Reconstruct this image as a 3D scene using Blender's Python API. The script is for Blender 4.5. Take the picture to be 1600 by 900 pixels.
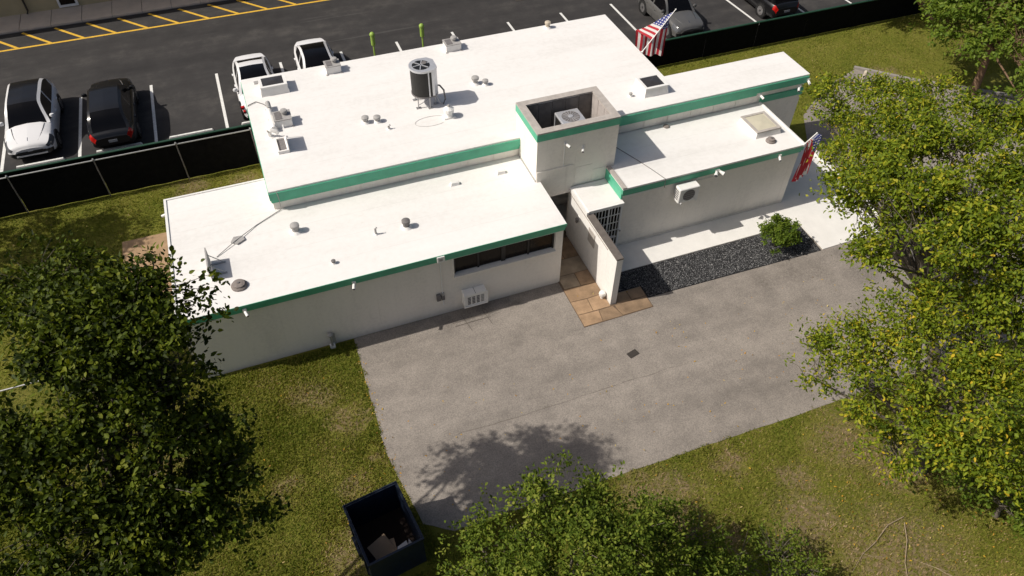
import bpy, math, random
import numpy as np
from mathutils import Vector, Matrix

for o in list(bpy.data.objects): bpy.data.objects.remove(o)
S = bpy.context.scene
C = S.collection
R = math.radians
random.seed(7); RNG = np.random.default_rng(7)

# ---------------------------------------------------------------- camera
cam = bpy.data.cameras.new('camera'); camo = bpy.data.objects.new('camera', cam); C.objects.link(camo)
cam.sensor_width = 36; cam.lens = 26.35; cam.clip_end = 2000; cam.clip_start = .1
camo.matrix_world = (Matrix.Translation((0, 0, 20)) @ Matrix.Rotation(R(-21.467), 4, 'Z')
                     @ Matrix.Rotation(R(90 - 47.057), 4, 'X') @ Matrix.Rotation(R(.864), 4, 'Z'))
S.camera = camo
# ---------------------------------------------------------------- sky and sun
SUN_DIR = Vector((2.1, -.26, -2.2)).normalized()
w = bpy.data.worlds.new('World'); S.world = w; w.use_nodes = True
wn = w.node_tree; bgn = wn.nodes['Background']
sky = wn.nodes.new('ShaderNodeTexSky'); sky.sky_type = 'NISHITA'; sky.sun_disc = False
sky.sun_elevation = R(46); sky.sun_rotation = math.atan2(-SUN_DIR.x, -SUN_DIR.y)
wn.links.new(sky.outputs[0], bgn.inputs[0]); bgn.inputs[1].default_value = .070; sky.dust_density = 4; sky.ozone_density = .4; sky.air_density = .9
sl = bpy.data.lights.new('sun', 'SUN'); sl.energy = 4.2; sl.angle = R(.53); sl.color = (1, .935, .84)
so = bpy.data.objects.new('sun', sl); C.objects.link(so)
so.rotation_euler = SUN_DIR.to_track_quat('-Z', 'Y').to_euler(); so.location = (-30, 20, 40)
S.view_settings.view_transform = 'Standard'; S.view_settings.look = 'None'
S.view_settings.exposure = 0; S.view_settings.gamma = 1; S.view_settings.use_curve_mapping = False

# ---------------------------------------------------------------- materials
M = {}
def _base(name):
    m = bpy.data.materials.new(name); m.use_nodes = True; nt = m.node_tree
    return m, nt, nt.nodes['Principled BSDF']
def N(nt, t, **kw):
    n = nt.nodes.new(t)
    for k, v in kw.items(): setattr(n, k, v)
    return n
def math_(nt, op, a, b=None, clamp=False):
    n = N(nt, 'ShaderNodeMath', operation=op, use_clamp=clamp)
    for i, v in enumerate((a, b)):
        if v is None: continue
        if isinstance(v, (int, float)): n.inputs[i].default_value = v
        else: nt.links.new(v, n.inputs[i])
    return n.outputs[0]
def noise(nt, vec, scale, detail=4, rough=.55, dist=0):
    n = N(nt, 'ShaderNodeTexNoise'); n.inputs['Scale'].default_value = scale
    n.inputs['Detail'].default_value = detail; n.inputs['Roughness'].default_value = rough
    n.inputs['Distortion'].default_value = dist
    nt.links.new(vec, n.inputs['Vector']); return n.outputs['Fac']
def ramp(nt, fac, stops):
    n = N(nt, 'ShaderNodeValToRGB'); e = n.color_ramp.elements
    while len(e) < len(stops): e.new(.5)
    for el, (p, c) in zip(e, stops):
        el.position = p; el.color = (*c, 1) if len(c) == 3 else c
    nt.links.new(fac, n.inputs[0]); return n.outputs[0]
def rng01(nt, v, a, b, smooth=True):
    n = N(nt, 'ShaderNodeMapRange', interpolation_type='SMOOTHSTEP' if smooth else 'LINEAR')
    n.inputs[1].default_value = a; n.inputs[2].default_value = b
    nt.links.new(v, n.inputs[0]); return n.outputs[0]
def mixc(nt, fac, a, b, blend='MIX'):
    n = N(nt, 'ShaderNodeMix', data_type='RGBA', blend_type=blend)
    for i, v in ((0, fac), (6, a), (7, b)):
        if isinstance(v, (int, float)): n.inputs[i].default_value = v
        elif isinstance(v, tuple): n.inputs[i].default_value = (*v, 1)
        else: nt.links.new(v, n.inputs[i])
    return n.outputs[2]
def pos(nt, scale=None):
    g = N(nt, 'ShaderNodeNewGeometry').outputs['Position']
    if scale:
        m = N(nt, 'ShaderNodeMapping'); m.inputs['Scale'].default_value = scale
        nt.links.new(g, m.inputs[0]); return m.outputs[0]
    return g
def bump(nt, p, h, strength, dist=.02):
    b = N(nt, 'ShaderNodeBump'); b.inputs['Strength'].default_value = strength; b.inputs['Distance'].default_value = dist
    nt.links.new(h, b.inputs['Height']); nt.links.new(b.outputs[0], p.inputs['Normal'])
def pm(name, col, rough=.7, var=.12, scale=6, bmp=0, metal=0, spec=.5, fine=60, coat=0):
    m, nt, p = _base(name)
    v = pos(nt)
    f = math_(nt, 'ADD', math_(nt, 'MULTIPLY', noise(nt, v, scale, 5), .65), math_(nt, 'MULTIPLY', noise(nt, v, fine, 2), .35))
    lo = tuple(c * (1 - var) for c in col); hi = tuple(min(.95, c * (1 + var)) for c in col)
    nt.links.new(ramp(nt, f, [(.3, lo), (.7, hi)]), p.inputs['Base Color'])
    p.inputs['Roughness'].default_value = rough; p.inputs['Metallic'].default_value = metal
    p.inputs['Specular IOR Level'].default_value = spec
    if coat: p.inputs['Coat Weight'].default_value = coat; p.inputs['Coat Roughness'].default_value = .05
    if bmp: bump(nt, p, noise(nt, v, fine, 3), bmp)
    M[name] = m; return m

# lawn: green with straw-brown worn patches of their own shape
BROWN = [(-.8, 15.1, 1.0), (-.2, 13.8, .75), (7.6, 8.3, 1.3), (8.7, 8.1, .9), (14.1, 7.7, 1.6), (-.9, 9.3, .8), (13.2, 4.0, 2.6),
         (-3.6, 27.2, .9), (8.0, 7.4, 1.2), (31.5, 22.6, 1.2), (29.6, 24.6, .8), (-1.4, 26.7, 1.0), (0.55, 13.6, .4), (0.6, 12.3, .4), (10.4, 8.3, .8), (12.0, 7.2, .8), (9.2, 6.3, .7), (-2.2, 12.2, .6), (-.4, 11.6, .5), (14.8, 6.4, 1.2), (24.5, 26.5, 1.2), (18.5, 24.6, .9),
         (11.4, 6.0, 1.6), (10.0, 3.2, 1.5), (-5.2, 14.8, 1.2), (-.6, 10.2, .6), (-7.8, 22.4, .8)]
def lawn_mat():
    m, nt, p = _base('lawn')
    v = pos(nt)
    n1 = noise(nt, v, .55, 5, .6); n2 = noise(nt, v, 7, 4, .65); n3 = noise(nt, v, 45, 3, .7)
    g = math_(nt, 'ADD', math_(nt, 'MULTIPLY', n1, .45), math_(nt, 'ADD', math_(nt, 'MULTIPLY', n2, .3), math_(nt, 'MULTIPLY', n3, .25)))
    green = ramp(nt, g, [(.34, (.110, .132, .016)), (.5, (.190, .195, .030)), (.66, (.275, .245, .062))])
    brown = ramp(nt, math_(nt, 'ADD', math_(nt, 'MULTIPLY', n2, .5), math_(nt, 'MULTIPLY', n3, .5)), [(.32, (.18, .125, .070)), (.68, (.38, .285, .18))])
    wob = N(nt, 'ShaderNodeTexNoise'); wob.inputs['Scale'].default_value = 1.6; wob.inputs['Detail'].default_value = 5
    nt.links.new(v, wob.inputs['Vector'])
    wv = N(nt, 'ShaderNodeVectorMath', operation='MULTIPLY_ADD'); nt.links.new(wob.outputs['Color'], wv.inputs[0])
    wv.inputs[1].default_value = (1.8, 1.8, 0); nt.links.new(v, wv.inputs[2])
    tot = None
    for x, y, r in BROWN:
        d = N(nt, 'ShaderNodeVectorMath', operation='DISTANCE'); nt.links.new(wv.outputs[0], d.inputs[0]); d.inputs[1].default_value = (x + .9, y + .9, 0)
        s = rng01(nt, d.outputs['Value'], r, r * .15)
        tot = s if tot is None else math_(nt, 'MAXIMUM', tot, s)
    f = math_(nt, 'MULTIPLY', tot, rng01(nt, math_(nt, 'ADD', math_(nt, 'MULTIPLY', n2, .6), math_(nt, 'MULTIPLY', n3, .4)), .36, .60), clamp=True)
    nt.links.new(mixc(nt, f, green, brown), p.inputs['Base Color'])
    p.inputs['Roughness'].default_value = .95; p.inputs['Specular IOR Level'].default_value = .15
    bump(nt, p, math_(nt, 'ADD', n3, math_(nt, 'MULTIPLY', noise(nt, v, 140, 2), .6)), .9, .05)
    M['lawn'] = m
lawn_mat()
STAINS = [(4.9, 16.45, .6), (5.6, 16.5, .6), (4.2, 16.5, .5), (16.9, 14.4, .9), (15.6, 14.35, .8), (18.0, 14.2, .9), (8.4, 16.7, .4), (19.5, 13.8, 1.2), (6.6, 16.6, .4)]
def drive_mat():
    m, nt, p = _base('driveway')
    v = pos(nt); vs = pos(nt, (.16, .9, 1))
    big = noise(nt, vs, .8, 4, .6); mid = noise(nt, v, 1.4, 6, .62); fine = noise(nt, v, 26, 3, .85); grit = noise(nt, v, 60, 1)
    f = math_(nt, 'ADD', math_(nt, 'MULTIPLY', big, .55), math_(nt, 'MULTIPLY', mid, .45))
    c = ramp(nt, f, [(.32, (.180, .162, .145)), (.5, (.258, .231, .206)), (.68, (.335, .300, .266))])
    c = mixc(nt, 1.0, c, ramp(nt, fine, [(.28, (.30, .30, .30)), (.5, (.5, .5, .5)), (.74, (.72, .71, .69))]), 'OVERLAY')
    c = mixc(nt, rng01(nt, grit, .74, .80), c, (.50, .45, .39))
    wob = N(nt, 'ShaderNodeTexNoise'); wob.inputs['Scale'].default_value = 3; wob.inputs['Detail'].default_value = 6
    nt.links.new(v, wob.inputs['Vector'])
    wv = N(nt, 'ShaderNodeVectorMath', operation='MULTIPLY_ADD'); nt.links.new(wob.outputs['Color'], wv.inputs[0])
    wv.inputs[1].default_value = (1.0, .5, 0); nt.links.new(v, wv.inputs[2])
    tot = None
    for x, y, r in STAINS:
        d = N(nt, 'ShaderNodeVectorMath', operation='DISTANCE'); nt.links.new(wv.outputs[0], d.inputs[0]); d.inputs[1].default_value = (x + .5, y + .25, 0)
        s = rng01(nt, d.outputs['Value'], r, r * .1)
        tot = s if tot is None else math_(nt, 'MAXIMUM', tot, s)
    c = mixc(nt, math_(nt, 'MULTIPLY', math_(nt, 'MULTIPLY', tot, rng01(nt, noise(nt, v, 11, 5, .8), .30, .70)), .6), c, (.085, .075, .065))
    # oil specks
    sp = noise(nt, v, 9, 2, .5)
    c = mixc(nt, math_(nt, 'MULTIPLY', rng01(nt, sp, .76, .80), .6), c, (.07, .065, .06))
    # hairline seam in the asphalt
    sx = N(nt, 'ShaderNodeSeparateXYZ'); nt.links.new(v, sx.inputs[0])
    off = math_(nt, 'MULTIPLY', math_(nt, 'SUBTRACT', noise(nt, v, .5, 4), .5), .35)
    dy = math_(nt, 'ABSOLUTE', math_(nt, 'SUBTRACT', math_(nt, 'ADD', sx.outputs[1], off), 12.1))
    line = math_(nt, 'MULTIPLY', rng01(nt, dy, .022, .004), math_(nt, 'MULTIPLY', rng01(nt, sx.outputs[0], 1.6, 3.2), rng01(nt, sx.outputs[0], 12.5, 9.0)))
    c = mixc(nt, math_(nt, 'MULTIPLY', math_(nt, 'MULTIPLY', line, rng01(nt, noise(nt, v, 1.2, 3), .2, .55)), .55), c, (.09, .075, .06))
    nt.links.new(c, p.inputs['Base Color'])
    p.inputs['Roughness'].default_value = .92; p.inputs['Specular IOR Level'].default_value = .2
    bump(nt, p, math_(nt, 'ADD', fine, grit), .35, .012)
    M['driveway'] = m
drive_mat()
def asphalt_mat():
    m, nt, p = _base('asphalt')
    v = pos(nt); vs = pos(nt, (.1, .7, 1))
    big = noise(nt, vs, .9, 5, .6); mid = noise(nt, v, 1.1, 6, .65); fine = noise(nt, v, 40, 3, .7)
    f = math_(nt, 'ADD', math_(nt, 'MULTIPLY', big, .45), math_(nt, 'ADD', math_(nt, 'MULTIPLY', mid, .35), math_(nt, 'MULTIPLY', fine, .2)))
    c = ramp(nt, f, [(.36, (.028, .027, .028)), (.52, (.045, .043, .043)), (.70, (.092, .086, .080))])
    scr = noise(nt, pos(nt, (.06, 2.2, 1)), 1.6, 3, .6)
    c = mixc(nt, math_(nt, 'MULTIPLY', rng01(nt, scr, .66, .72), .3), c, (.12, .115, .11))
    nt.links.new(c, p.inputs['Base Color']); p.inputs['Roughness'].default_value = .88; p.inputs['Specular IOR Level'].default_value = .25
    bump(nt, p, fine, .3, .01); M['asphalt'] = m
asphalt_mat()
def roof_mat():
    m, nt, p = _base('roof_membrane')
    v = pos(nt)
    f = math_(nt, 'ADD', math_(nt, 'MULTIPLY', noise(nt, pos(nt, (.25, 1, 1)), .8, 5, .6), .6), math_(nt, 'MULTIPLY', noise(nt, v, 5, 5, .65), .4))
    c = ramp(nt, f, [(.28, (.70, .685, .66)), (.5, (.80, .785, .765)), (.7, (.845, .835, .82))])
    sx = N(nt, 'ShaderNodeSeparateXYZ'); nt.links.new(v, sx.inputs[0])
    fr = math_(nt, 'ABSOLUTE', math_(nt, 'SUBTRACT', math_(nt, 'FRACT', math_(nt, 'MULTIPLY', math_(nt, 'ADD', sx.outputs[1], math_(nt, 'MULTIPLY', noise(nt, v, .8, 2), .06)), .98)), .5))
    seam = rng01(nt, fr, .014, .004)
    c = mixc(nt, math_(nt, 'MULTIPLY', seam, math_(nt, 'MULTIPLY', noise(nt, v, 1.5, 3), .35)), c, (.46, .44, .41))
    drt = noise(nt, v, 2.2, 6, .7)
    c = mixc(nt, math_(nt, 'MULTIPLY', rng01(nt, drt, .60, .76), .16), c, (.52, .47, .40))
    nt.links.new(c, p.inputs['Base Color']); p.inputs['Roughness'].default_value = .6; p.inputs['Specular IOR Level'].default_value = .3
    bump(nt, p, math_(nt, 'ADD', math_(nt, 'MULTIPLY', seam, .5), noise(nt, v, 12, 4)), .15, .02)
    M['roof_membrane'] = m
roof_mat()
def stucco_mat(name, col):
    m, nt, p = _base(name)
    v = pos(nt)
    f = math_(nt, 'ADD', math_(nt, 'MULTIPLY', noise(nt, pos(nt, (1, 1, .25)), 1.2, 6, .65), .6), math_(nt, 'MULTIPLY', noise(nt, v, 9, 4), .4))
    c = ramp(nt, f, [(.28, tuple(a * .86 for a in col)), (.5, col), (.72, tuple(min(.9, a * 1.06) for a in col))])
    sx = N(nt, 'ShaderNodeSeparateXYZ'); nt.links.new(v, sx.inputs[0])
    base = math_(nt, 'MULTIPLY', rng01(nt, math_(nt, 'ADD', sx.outputs[2], math_(nt, 'MULTIPLY', noise(nt, v, 2.5, 5), .35)), .5, .15), .3)
    c = mixc(nt, base, c, (.36, .33, .28))          # splash dirt with its own ragged outline
    stk = math_(nt, 'MULTIPLY', rng01(nt, noise(nt, pos(nt, (5, 5, .16)), 1.4, 4, .6), .60, .76), .22)
    c = mixc(nt, stk, c, (.42, .39, .34))
    nt.links.new(c, p.inputs['Base Color']); p.inputs['Roughness'].default_value = .9; p.inputs['Specular IOR Level'].default_value = .2
    bump(nt, p, noise(nt, v, 70, 3), .25, .008); M[name] = m
stucco_mat('stucco', (.83, .785, .72))
stucco_mat('bright_stucco', (.80, .785, .76))
pm('green_paint', (.085, .42, .265), .5, .14, 3)
pm('dark_green', (.006, .045, .024), .7, .2, 4)
pm('white_paint', (.80, .79, .77), .5, .06, 4)
pm('line_white', (.70, .70, .68), .8, .22, 9)
pm('line_yellow', (.70, .42, .04), .8, .25, 9)
pm('white_concrete', (.76, .745, .715), .85, .07, 2.2, .15)
pm('concrete', (.30, .275, .25), .9, .16, 2.5, .3)
pm('walk_concrete', (.62, .53, .44), .9, .12, 2, .2)
pm('tan_slab', (.34, .225, .13), .9, .25, 2.4, .2)
pm('cap_stone', (.42, .385, .355), .9, .2, 5, .3)
pm('dark_cap', (.13, .112, .10), .9, .25, 6, .3)
pm('block_grey', (.17, .155, .145), .95, .35, 3.5, .4)
pm('block_pale', (.40, .36, .34), .95, .25, 3.5, .4)
pm('galv', (.42, .42, .42), .45, .15, 12, metal=.6)
pm('steel_light', (.62, .63, .66), .38, .1, 8, metal=.5)
pm('vent_grey', (.36, .35, .34), .7, .2, 10)
pm('vent_dark', (.16, .15, .15), .7, .25, 10)
pm('vent_brown', (.22, .19, .175), .85, .3, 14)
pm('coil_black', (.018, .017, .016), .6, .3, 20)
pm('black_plastic', (.012, .012, .013), .45, .2, 20)
pm('mesh_black', (.006, .006, .006), .95, .5, 5, spec=.08)
pm('beige_wall', (.46, .38, .23), .9, .12, 1.5, .2)
pm('brown_trim', (.06, .045, .035), .8, .2, 6)
pm('window_dark', (.014, .010, .007), .15, .4, 2.5, spec=.2)
pm('smoke_glass', (.045, .042, .042), .12, .25, 3, spec=.5)
pm('cream_dome', (.58, .54, .42), .35, .08, 4)
pm('tyre', (.014, .014, .014), .85, .2, 12)
pm('rim', (.40, .40, .41), .3, .1, 12, metal=.8)
pm('car_glass', (.004, .004, .005), .1, .1, 4, spec=.22)
pm('paint_white', (.78, .78, .79), .3, .02, 2, coat=.6)
pm('paint_black', (.006, .006, .007), .3, .1, 2, coat=.35)
pm('paint_grey', (.12, .118, .115), .35, .04, 2, metal=.25, coat=.6)
pm('lamp_red', (.45, .012, .008), .2, .1, 6)
pm('lamp_clear', (.10, .105, .115), .12, .3, 30)
pm('plate', (.42, .44, .46), .5, .2, 30)
pm('chrome', (.6, .6, .6), .2, .05, 8, metal=1)
pm('lime', (.28, .42, .07), .5, .12, 8)
pm('navy_steel', (.004, .011, .028), .5, .45, 6)
pm('rust_floor', (.016, .008, .005), .9, .4, 5)
pm('cardboard', (.30, .215, .14), .9, .12, 5)
pm('paper', (.55, .56, .58), .8, .08, 5)
pm('bark', (.17, .105, .062), .95, .35, 7, .8, fine=35)
pm('bark_grey', (.13, .11, .085), .95, .3, 8, .6, fine=35)
pm('bark_pale', (.36, .28, .19), .95, .2, 8)
pm('bollard_tan', (.50, .44, .35), .8, .12, 8)
pm('iron', (.045, .038, .033), .8, .35, 20)
for i, c in enumerate([(.34, .225, .135), (.28, .185, .11), (.38, .28, .185), (.25, .17, .105), (.32, .25, .175)]):
    pm('flagstone_%d' % i, c, .85, .45, 2.2, .35)
pm('joint_sand', (.13, .09, .06), .95, .3, 8)
def gravel_mat():
    m, nt, p = _base('gravel_stone')
    a = N(nt, 'ShaderNodeAttribute', attribute_name='tint')
    nt.links.new(ramp(nt, a.outputs['Fac'], [(0, (.030, .031, .034)), (.5, (.085, .086, .090)), (.78, (.15, .15, .155)), (.9, (.28, .28, .285)), (1, (.48, .47, .46))]), p.inputs['Base Color'])
    p.inputs['Roughness'].default_value = .55; M['gravel_stone'] = m
gravel_mat()
pm('gravel_bed', (.018, .018, .02), .95, .4, 30, .5)
def leaf_mat(name, stops, trans=.35, rough=.42, spec=.5):
    m, nt, p = _base(name)
    a = N(nt, 'ShaderNodeAttribute', attribute_name='tint')
    c = ramp(nt, a.outputs['Fac'], stops)
    nt.links.new(c, p.inputs['Base Color']); p.inputs['Roughness'].default_value = rough; p.inputs['Specular IOR Level'].default_value = spec
    t = N(nt, 'ShaderNodeBsdfTranslucent')
    nt.links.new(mixc(nt, 1.0, c, (1.0, 1.0, .35), 'MULTIPLY'), t.inputs[0])
    mx = N(nt, 'ShaderNodeMixShader'); mx.inputs[0].default_value = trans
    nt.links.new(p.outputs[0], mx.inputs[1]); nt.links.new(t.outputs[0], mx.inputs[2])
    nt.links.new(mx.outputs[0], nt.nodes['Material Output'].inputs[0]); M[name] = m
leaf_mat('leaf_dark', [(0, (.016, .027, .003)), (.5, (.056, .082, .006)), (.85, (.125, .160, .013)), (1, (.20, .21, .025))], .26, .55, .14)
leaf_mat('leaf_oak', [(0, (.055, .092, .010)), (.5, (.135, .190, .022)), (.85, (.215, .265, .036)), (1, (.32, .32, .06))], .36, .6, .15)
leaf_mat('leaf_olive', [(0, (.055, .092, .006)), (.5, (.165, .225, .013)), (.82, (.285, .325, .020)), (.93, (.38, .36, .024)), (1, (.62, .44, .03))], .34, .6, .25)
leaf_mat('leaf_shrub', [(0, (.050, .090, .009)), (.5, (.110, .175, .016)), (1, (.20, .26, .030))], .34, .58, .25)
leaf_mat('blade', [(0, (.105, .150, .014)), (.35, (.195, .220, .030)), (.6, (.30, .265, .064)), (.8, (.31, .225, .12)), (1, (.46, .34, .22))], .3, .75, .15)
leaf_mat('litter', [(0, (.55, .36, .04)), (.5, (.50, .25, .03)), (.75, (.30, .20, .09)), (1, (.62, .50, .20))], .15, .7, .2)
def flag_mat():
    m, nt, p = _base('flag_cloth')
    uv = N(nt, 'ShaderNodeUVMap'); sx = N(nt, 'ShaderNodeSeparateXYZ'); nt.links.new(uv.outputs[0], sx.inputs[0])
    u, v = sx.outputs[0], sx.outputs[1]             # u along the fly, v down the hoist
    st = math_(nt, 'LESS_THAN', math_(nt, 'FRACT', math_(nt, 'MULTIPLY', v, 6.5)), .5)
    c = mixc(nt, st, (.74, .72, .70), (.48, .02, .035))
    inc = math_(nt, 'MULTIPLY', math_(nt, 'LESS_THAN', u, .4), math_(nt, 'LESS_THAN', v, 7 / 13))
    su = math_(nt, 'SUBTRACT', math_(nt, 'FRACT', math_(nt, 'MULTIPLY', u, 15)), .5); sv = math_(nt, 'SUBTRACT', math_(nt, 'FRACT', math_(nt, 'MULTIPLY', v, 13)), .5)
    d2 = math_(nt, 'ADD', math_(nt, 'MULTIPLY', su, su), math_(nt, 'MULTIPLY', sv, sv))
    cc = mixc(nt, math_(nt, 'LESS_THAN', d2, .07), (.035, .05, .24), (.74, .74, .76))
    c = mixc(nt, inc, c, cc)
    nt.links.new(c, p.inputs['Base Color']); p.inputs['Roughness'].default_value = .75
    t = N(nt, 'ShaderNodeBsdfTranslucent'); nt.links.new(c, t.inputs[0])
    mx = N(nt, 'ShaderNodeMixShader'); mx.inputs[0].default_value = .35
    nt.links.new(p.outputs[0], mx.inputs[1]); nt.links.new(t.outputs[0], mx.inputs[2])
    nt.links.new(mx.outputs[0], nt.nodes['Material Output'].inputs[0]); M['flag_cloth'] = m
flag_mat()

# ---------------------------------------------------------------- mesh helpers
class MB:
    def __init__(s): s.v = []; s.f = []; s.sm = False
    def add(s, vs, fs):
        n = len(s.v); s.v += [tuple(v) for v in vs]; s.f += [tuple(i + n for i in f) for f in fs]; return s
    def box(s, x0, x1, y0, y1, z0, z1):
        return s.add([(x0, y0, z0), (x1, y0, z0), (x1, y1, z0), (x0, y1, z0), (x0, y0, z1), (x1, y0, z1), (x1, y1, z1), (x0, y1, z1)],
                     [(3, 2, 1, 0), (4, 5, 6, 7), (0, 1, 5, 4), (1, 2, 6, 5), (2, 3, 7, 6), (3, 0, 4, 7)])
    def cbox(s, x0, x1, y0, y1, z0, z1, b=.02):      # box with chamfered top and vertical edges
        o = [(x0 + b, y0), (x1 - b, y0), (x1, y0 + b), (x1, y1 - b), (x1 - b, y1), (x0 + b, y1), (x0, y1 - b), (x0, y0 + b)]
        cx, cy = (x0 + x1) / 2, (y0 + y1) / 2
        i = [(cx + (x - cx) * (1 - 2 * b / (x1 - x0)), cy + (y - cy) * (1 - 2 * b / (y1 - y0))) for x, y in o]
        vs = [(x, y, z0) for x, y in o] + [(x, y, z1 - b) for x, y in o] + [(x, y, z1) for x, y in i]
        fs = [tuple(range(7, -1, -1)), tuple(range(16, 24))]
        for r in (0, 8):
            for k in range(8): fs.append((r + k, r + (k + 1) % 8, r + 8 + (k + 1) % 8, r + 8 + k))
        return s.add(vs, fs)
    def prism(s, pts, z0, z1):
        n = len(pts)
        return s.add([(x, y, z0) for x, y in pts] + [(x, y, z1) for x, y in pts],
                     [tuple(range(n - 1, -1, -1)), tuple(range(n, 2 * n))] + [(k, (k + 1) % n, n + (k + 1) % n, n + k) for k in range(n)])
    def lathe(s, prof, cx=0, cy=0, n=16):             # prof = [(r, z) ...] bottom to top
        vs = []; m = len(prof)
        for r, z in prof:
            for k in range(n): a = 2 * math.pi * k / n; vs.append((cx + r * math.cos(a), cy + r * math.sin(a), z))
        fs = [tuple(range(n - 1, -1, -1)), tuple(range((m - 1) * n, m * n))]
        for i in range(m - 1):
            for k in range(n): fs.append((i * n + k, i * n + (k + 1) % n, (i + 1) * n + (k + 1) % n, (i + 1) * n + k))
        return s.add(vs, fs)
    def tube(s, path, rad, n=6):
        path = [Vector(p) for p in path]; rr = rad if isinstance(rad, (list, tuple)) else [rad] * len(path)
        vs = []; fs = []
        for i, p in enumerate(path):
            d = (path[min(i + 1, len(path) - 1)] - path[max(i - 1, 0)]).normalized()
            a = d.cross(Vector((0, 0, 1)) if abs(d.z) < .9 else Vector((1, 0, 0))).normalized(); b = d.cross(a)
            for k in range(n):
                t = 2 * math.pi * k / n; vs.append(p + (a * math.cos(t) + b * math.sin(t)) * rr[i])
        for i in range(len(path) - 1):
            for k in range(n): fs.append((i * n + k, i * n + (k + 1) % n, (i + 1) * n + (k + 1) % n, (i + 1) * n + k))
        fs += [tuple(range(n - 1, -1, -1)), tuple(range((len(path) - 1) * n, len(path) * n))]
        return s.add(vs, fs)
    def rot(s, ang, cx, cy):
        c, q = math.cos(ang), math.sin(ang)
        s.v = [(cx + (x - cx) * c - (y - cy) * q, cy + (x - cx) * q + (y - cy) * c, z) for x, y, z in s.v]; return s
    def smooth(s): s.sm = True; return s
    def mesh(s, name, mat, org=(0, 0, 0)):
        me = bpy.data.meshes.new(name)
        me.from_pydata([(x - org[0], y - org[1], z - org[2]) for x, y, z in s.v], [], s.f)
        me.materials.append(M[mat]); me.update()
        if s.sm:
            me.polygons.foreach_set('use_smooth', [True] * len(me.polygons))
            me.set_sharp_from_angle(angle=R(38))
        return me
def tag(o, label=None, cat=None, group=None, kind=None):
    for k, v in (('label', label), ('category', cat), ('group', group), ('kind', kind)):
        if v: o[k] = v
    return o
def worg(p):
    org = Vector((0, 0, 0))
    while p is not None: org += p.location; p = p.parent
    return org
def link(name, me, parent=None, loc=(0, 0, 0)):
    o = bpy.data.objects.new(name, me); o.location = loc; C.objects.link(o)
    if parent: o.parent = parent
    return o
def part(name, mb, mat, parent, local=False):         # mesh coordinates in world space unless local
    return link(name, mb.mesh(name, mat, (0, 0, 0) if local else worg(parent)), parent)
def thing(name, label, cat, loc=(0, 0, 0), group=None, rz=0):
    o = bpy.data.objects.new(name, None); o.location = loc; o.rotation_euler = (0, 0, rz); o.empty_display_size = .3; C.objects.link(o)
    return tag(o, label, cat, group)
def solid(name, mb, mat, label=None, cat=None, org=(0, 0, 0), group=None, kind=None):
    return tag(link(name, mb.mesh(name, mat, org), None, org), label, cat, group, kind)
def struct(name, mb, mat): return solid(name, mb, mat, kind='structure')
def copy_tree(o, parent=None):
    c = o.copy(); C.objects.link(c); c.parent = parent
    for ch in list(o.children): copy_tree(ch, c)
    return c
def npmesh(name, V, F, mat, tint=None, smooth=False):  # fast triangles or quads
    me = bpy.data.meshes.new(name); k = F.shape[1]
    me.vertices.add(len(V)); me.vertices.foreach_set('co', V.astype(np.float32).ravel())
    me.loops.add(F.size); me.loops.foreach_set('vertex_index', F.astype(np.int32).ravel())
    me.polygons.add(len(F)); me.polygons.foreach_set('loop_start', np.arange(0, F.size, k, dtype=np.int32))
    me.materials.append(M[mat]); me.update(calc_edges=True)
    if tint is not None:
        a = me.attributes.new('tint', 'FLOAT', 'FACE'); a.data.foreach_set('value', tint.astype(np.float32))
    if smooth: me.polygons.foreach_set('use_smooth', [True] * len(F))
    return me

# ================================================================ SETTING
struct('ground', MB().add([(-400, -300, 0), (400, -300, 0), (400, 500, 0), (-400, 500, 0)], [(0, 1, 2, 3)]), 'lawn')
def jitter(pts, step, amp, closed=True):
    out = []; n = len(pts)
    for i in range(n):
        a, b = pts[i], pts[(i + 1) % n]; L = math.dist(a, b); k = max(1, int(L / step))
        for j in range(k):
            t = j / k; q = amp if 0 < j else 0
            out.append((a[0] + (b[0] - a[0]) * t + random.uniform(-q, q), a[1] + (b[1] - a[1]) * t + random.uniform(-q, q)))
    return out
drive_pts = [(.9, 17.0), (.86, 14.0), (.82, 12.4), (1.0, 11.1), (1.25, 9.7), (2.0, 9.2), (6.5, 9.15), (14.1, 9.05), (60, 9.0), (60, 17.5), (36.2, 18.6), (33.3, 21.1), (30.4, 23.35),
             (28.4, 25.4), (26.0, 24.6), (23.5, 22.9), (22.3, 20.9)]
dl = jitter(drive_pts[:9], .35, .035)
dl = dl[:-1] if dl[-1] == dl[0] else dl
# left and front edge ragged, the rest straight
def ragged(pts, step=.3, amp=.014):
    out = []
    for a, b in zip(pts[:-1], pts[1:]):
        k = max(1, int(math.dist(a, b) / step))
        for j in range(k): out.append((a[0] + (b[0] - a[0]) * j / k + random.uniform(-amp, amp), a[1] + (b[1] - a[1]) * j / k + random.uniform(-amp, amp)))
    return out
outline = ragged(drive_pts[:8]) + drive_pts[8:] + [(22.3, 17.0)]
outline[0] = (.9, 16.98)
struct('driveway', MB().prism(outline, -.05, .012), 'driveway')
pm('dark_asphalt', (.125, .108, .094), .9, .3, 9)
for x0, y0, x1, y1 in ((4.25, 16.42, 5.95, 16.45), (4.3, 16.26, 5.6, 16.28), (4.66, 16.68, 4.76, 15.9), (5.42, 16.68, 5.52, 15.95)):  # crossing thin dark strips laid on the driveway near the front wall
    part('dark_streak', MB().prism([(x0, y0), (x1 + (.04 if x1 - x0 < .2 else 0), y1), (x1 + (.06 if x1 - x0 < .2 else .03), y1 + .02), ((x0 + x1) / 2 + .03, (y0 + y1) / 2 + .05), (x0 + .02, y0 + .035)], .0, .0165), 'dark_asphalt', bpy.data.objects['driveway'])
kerb = MB()
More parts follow.
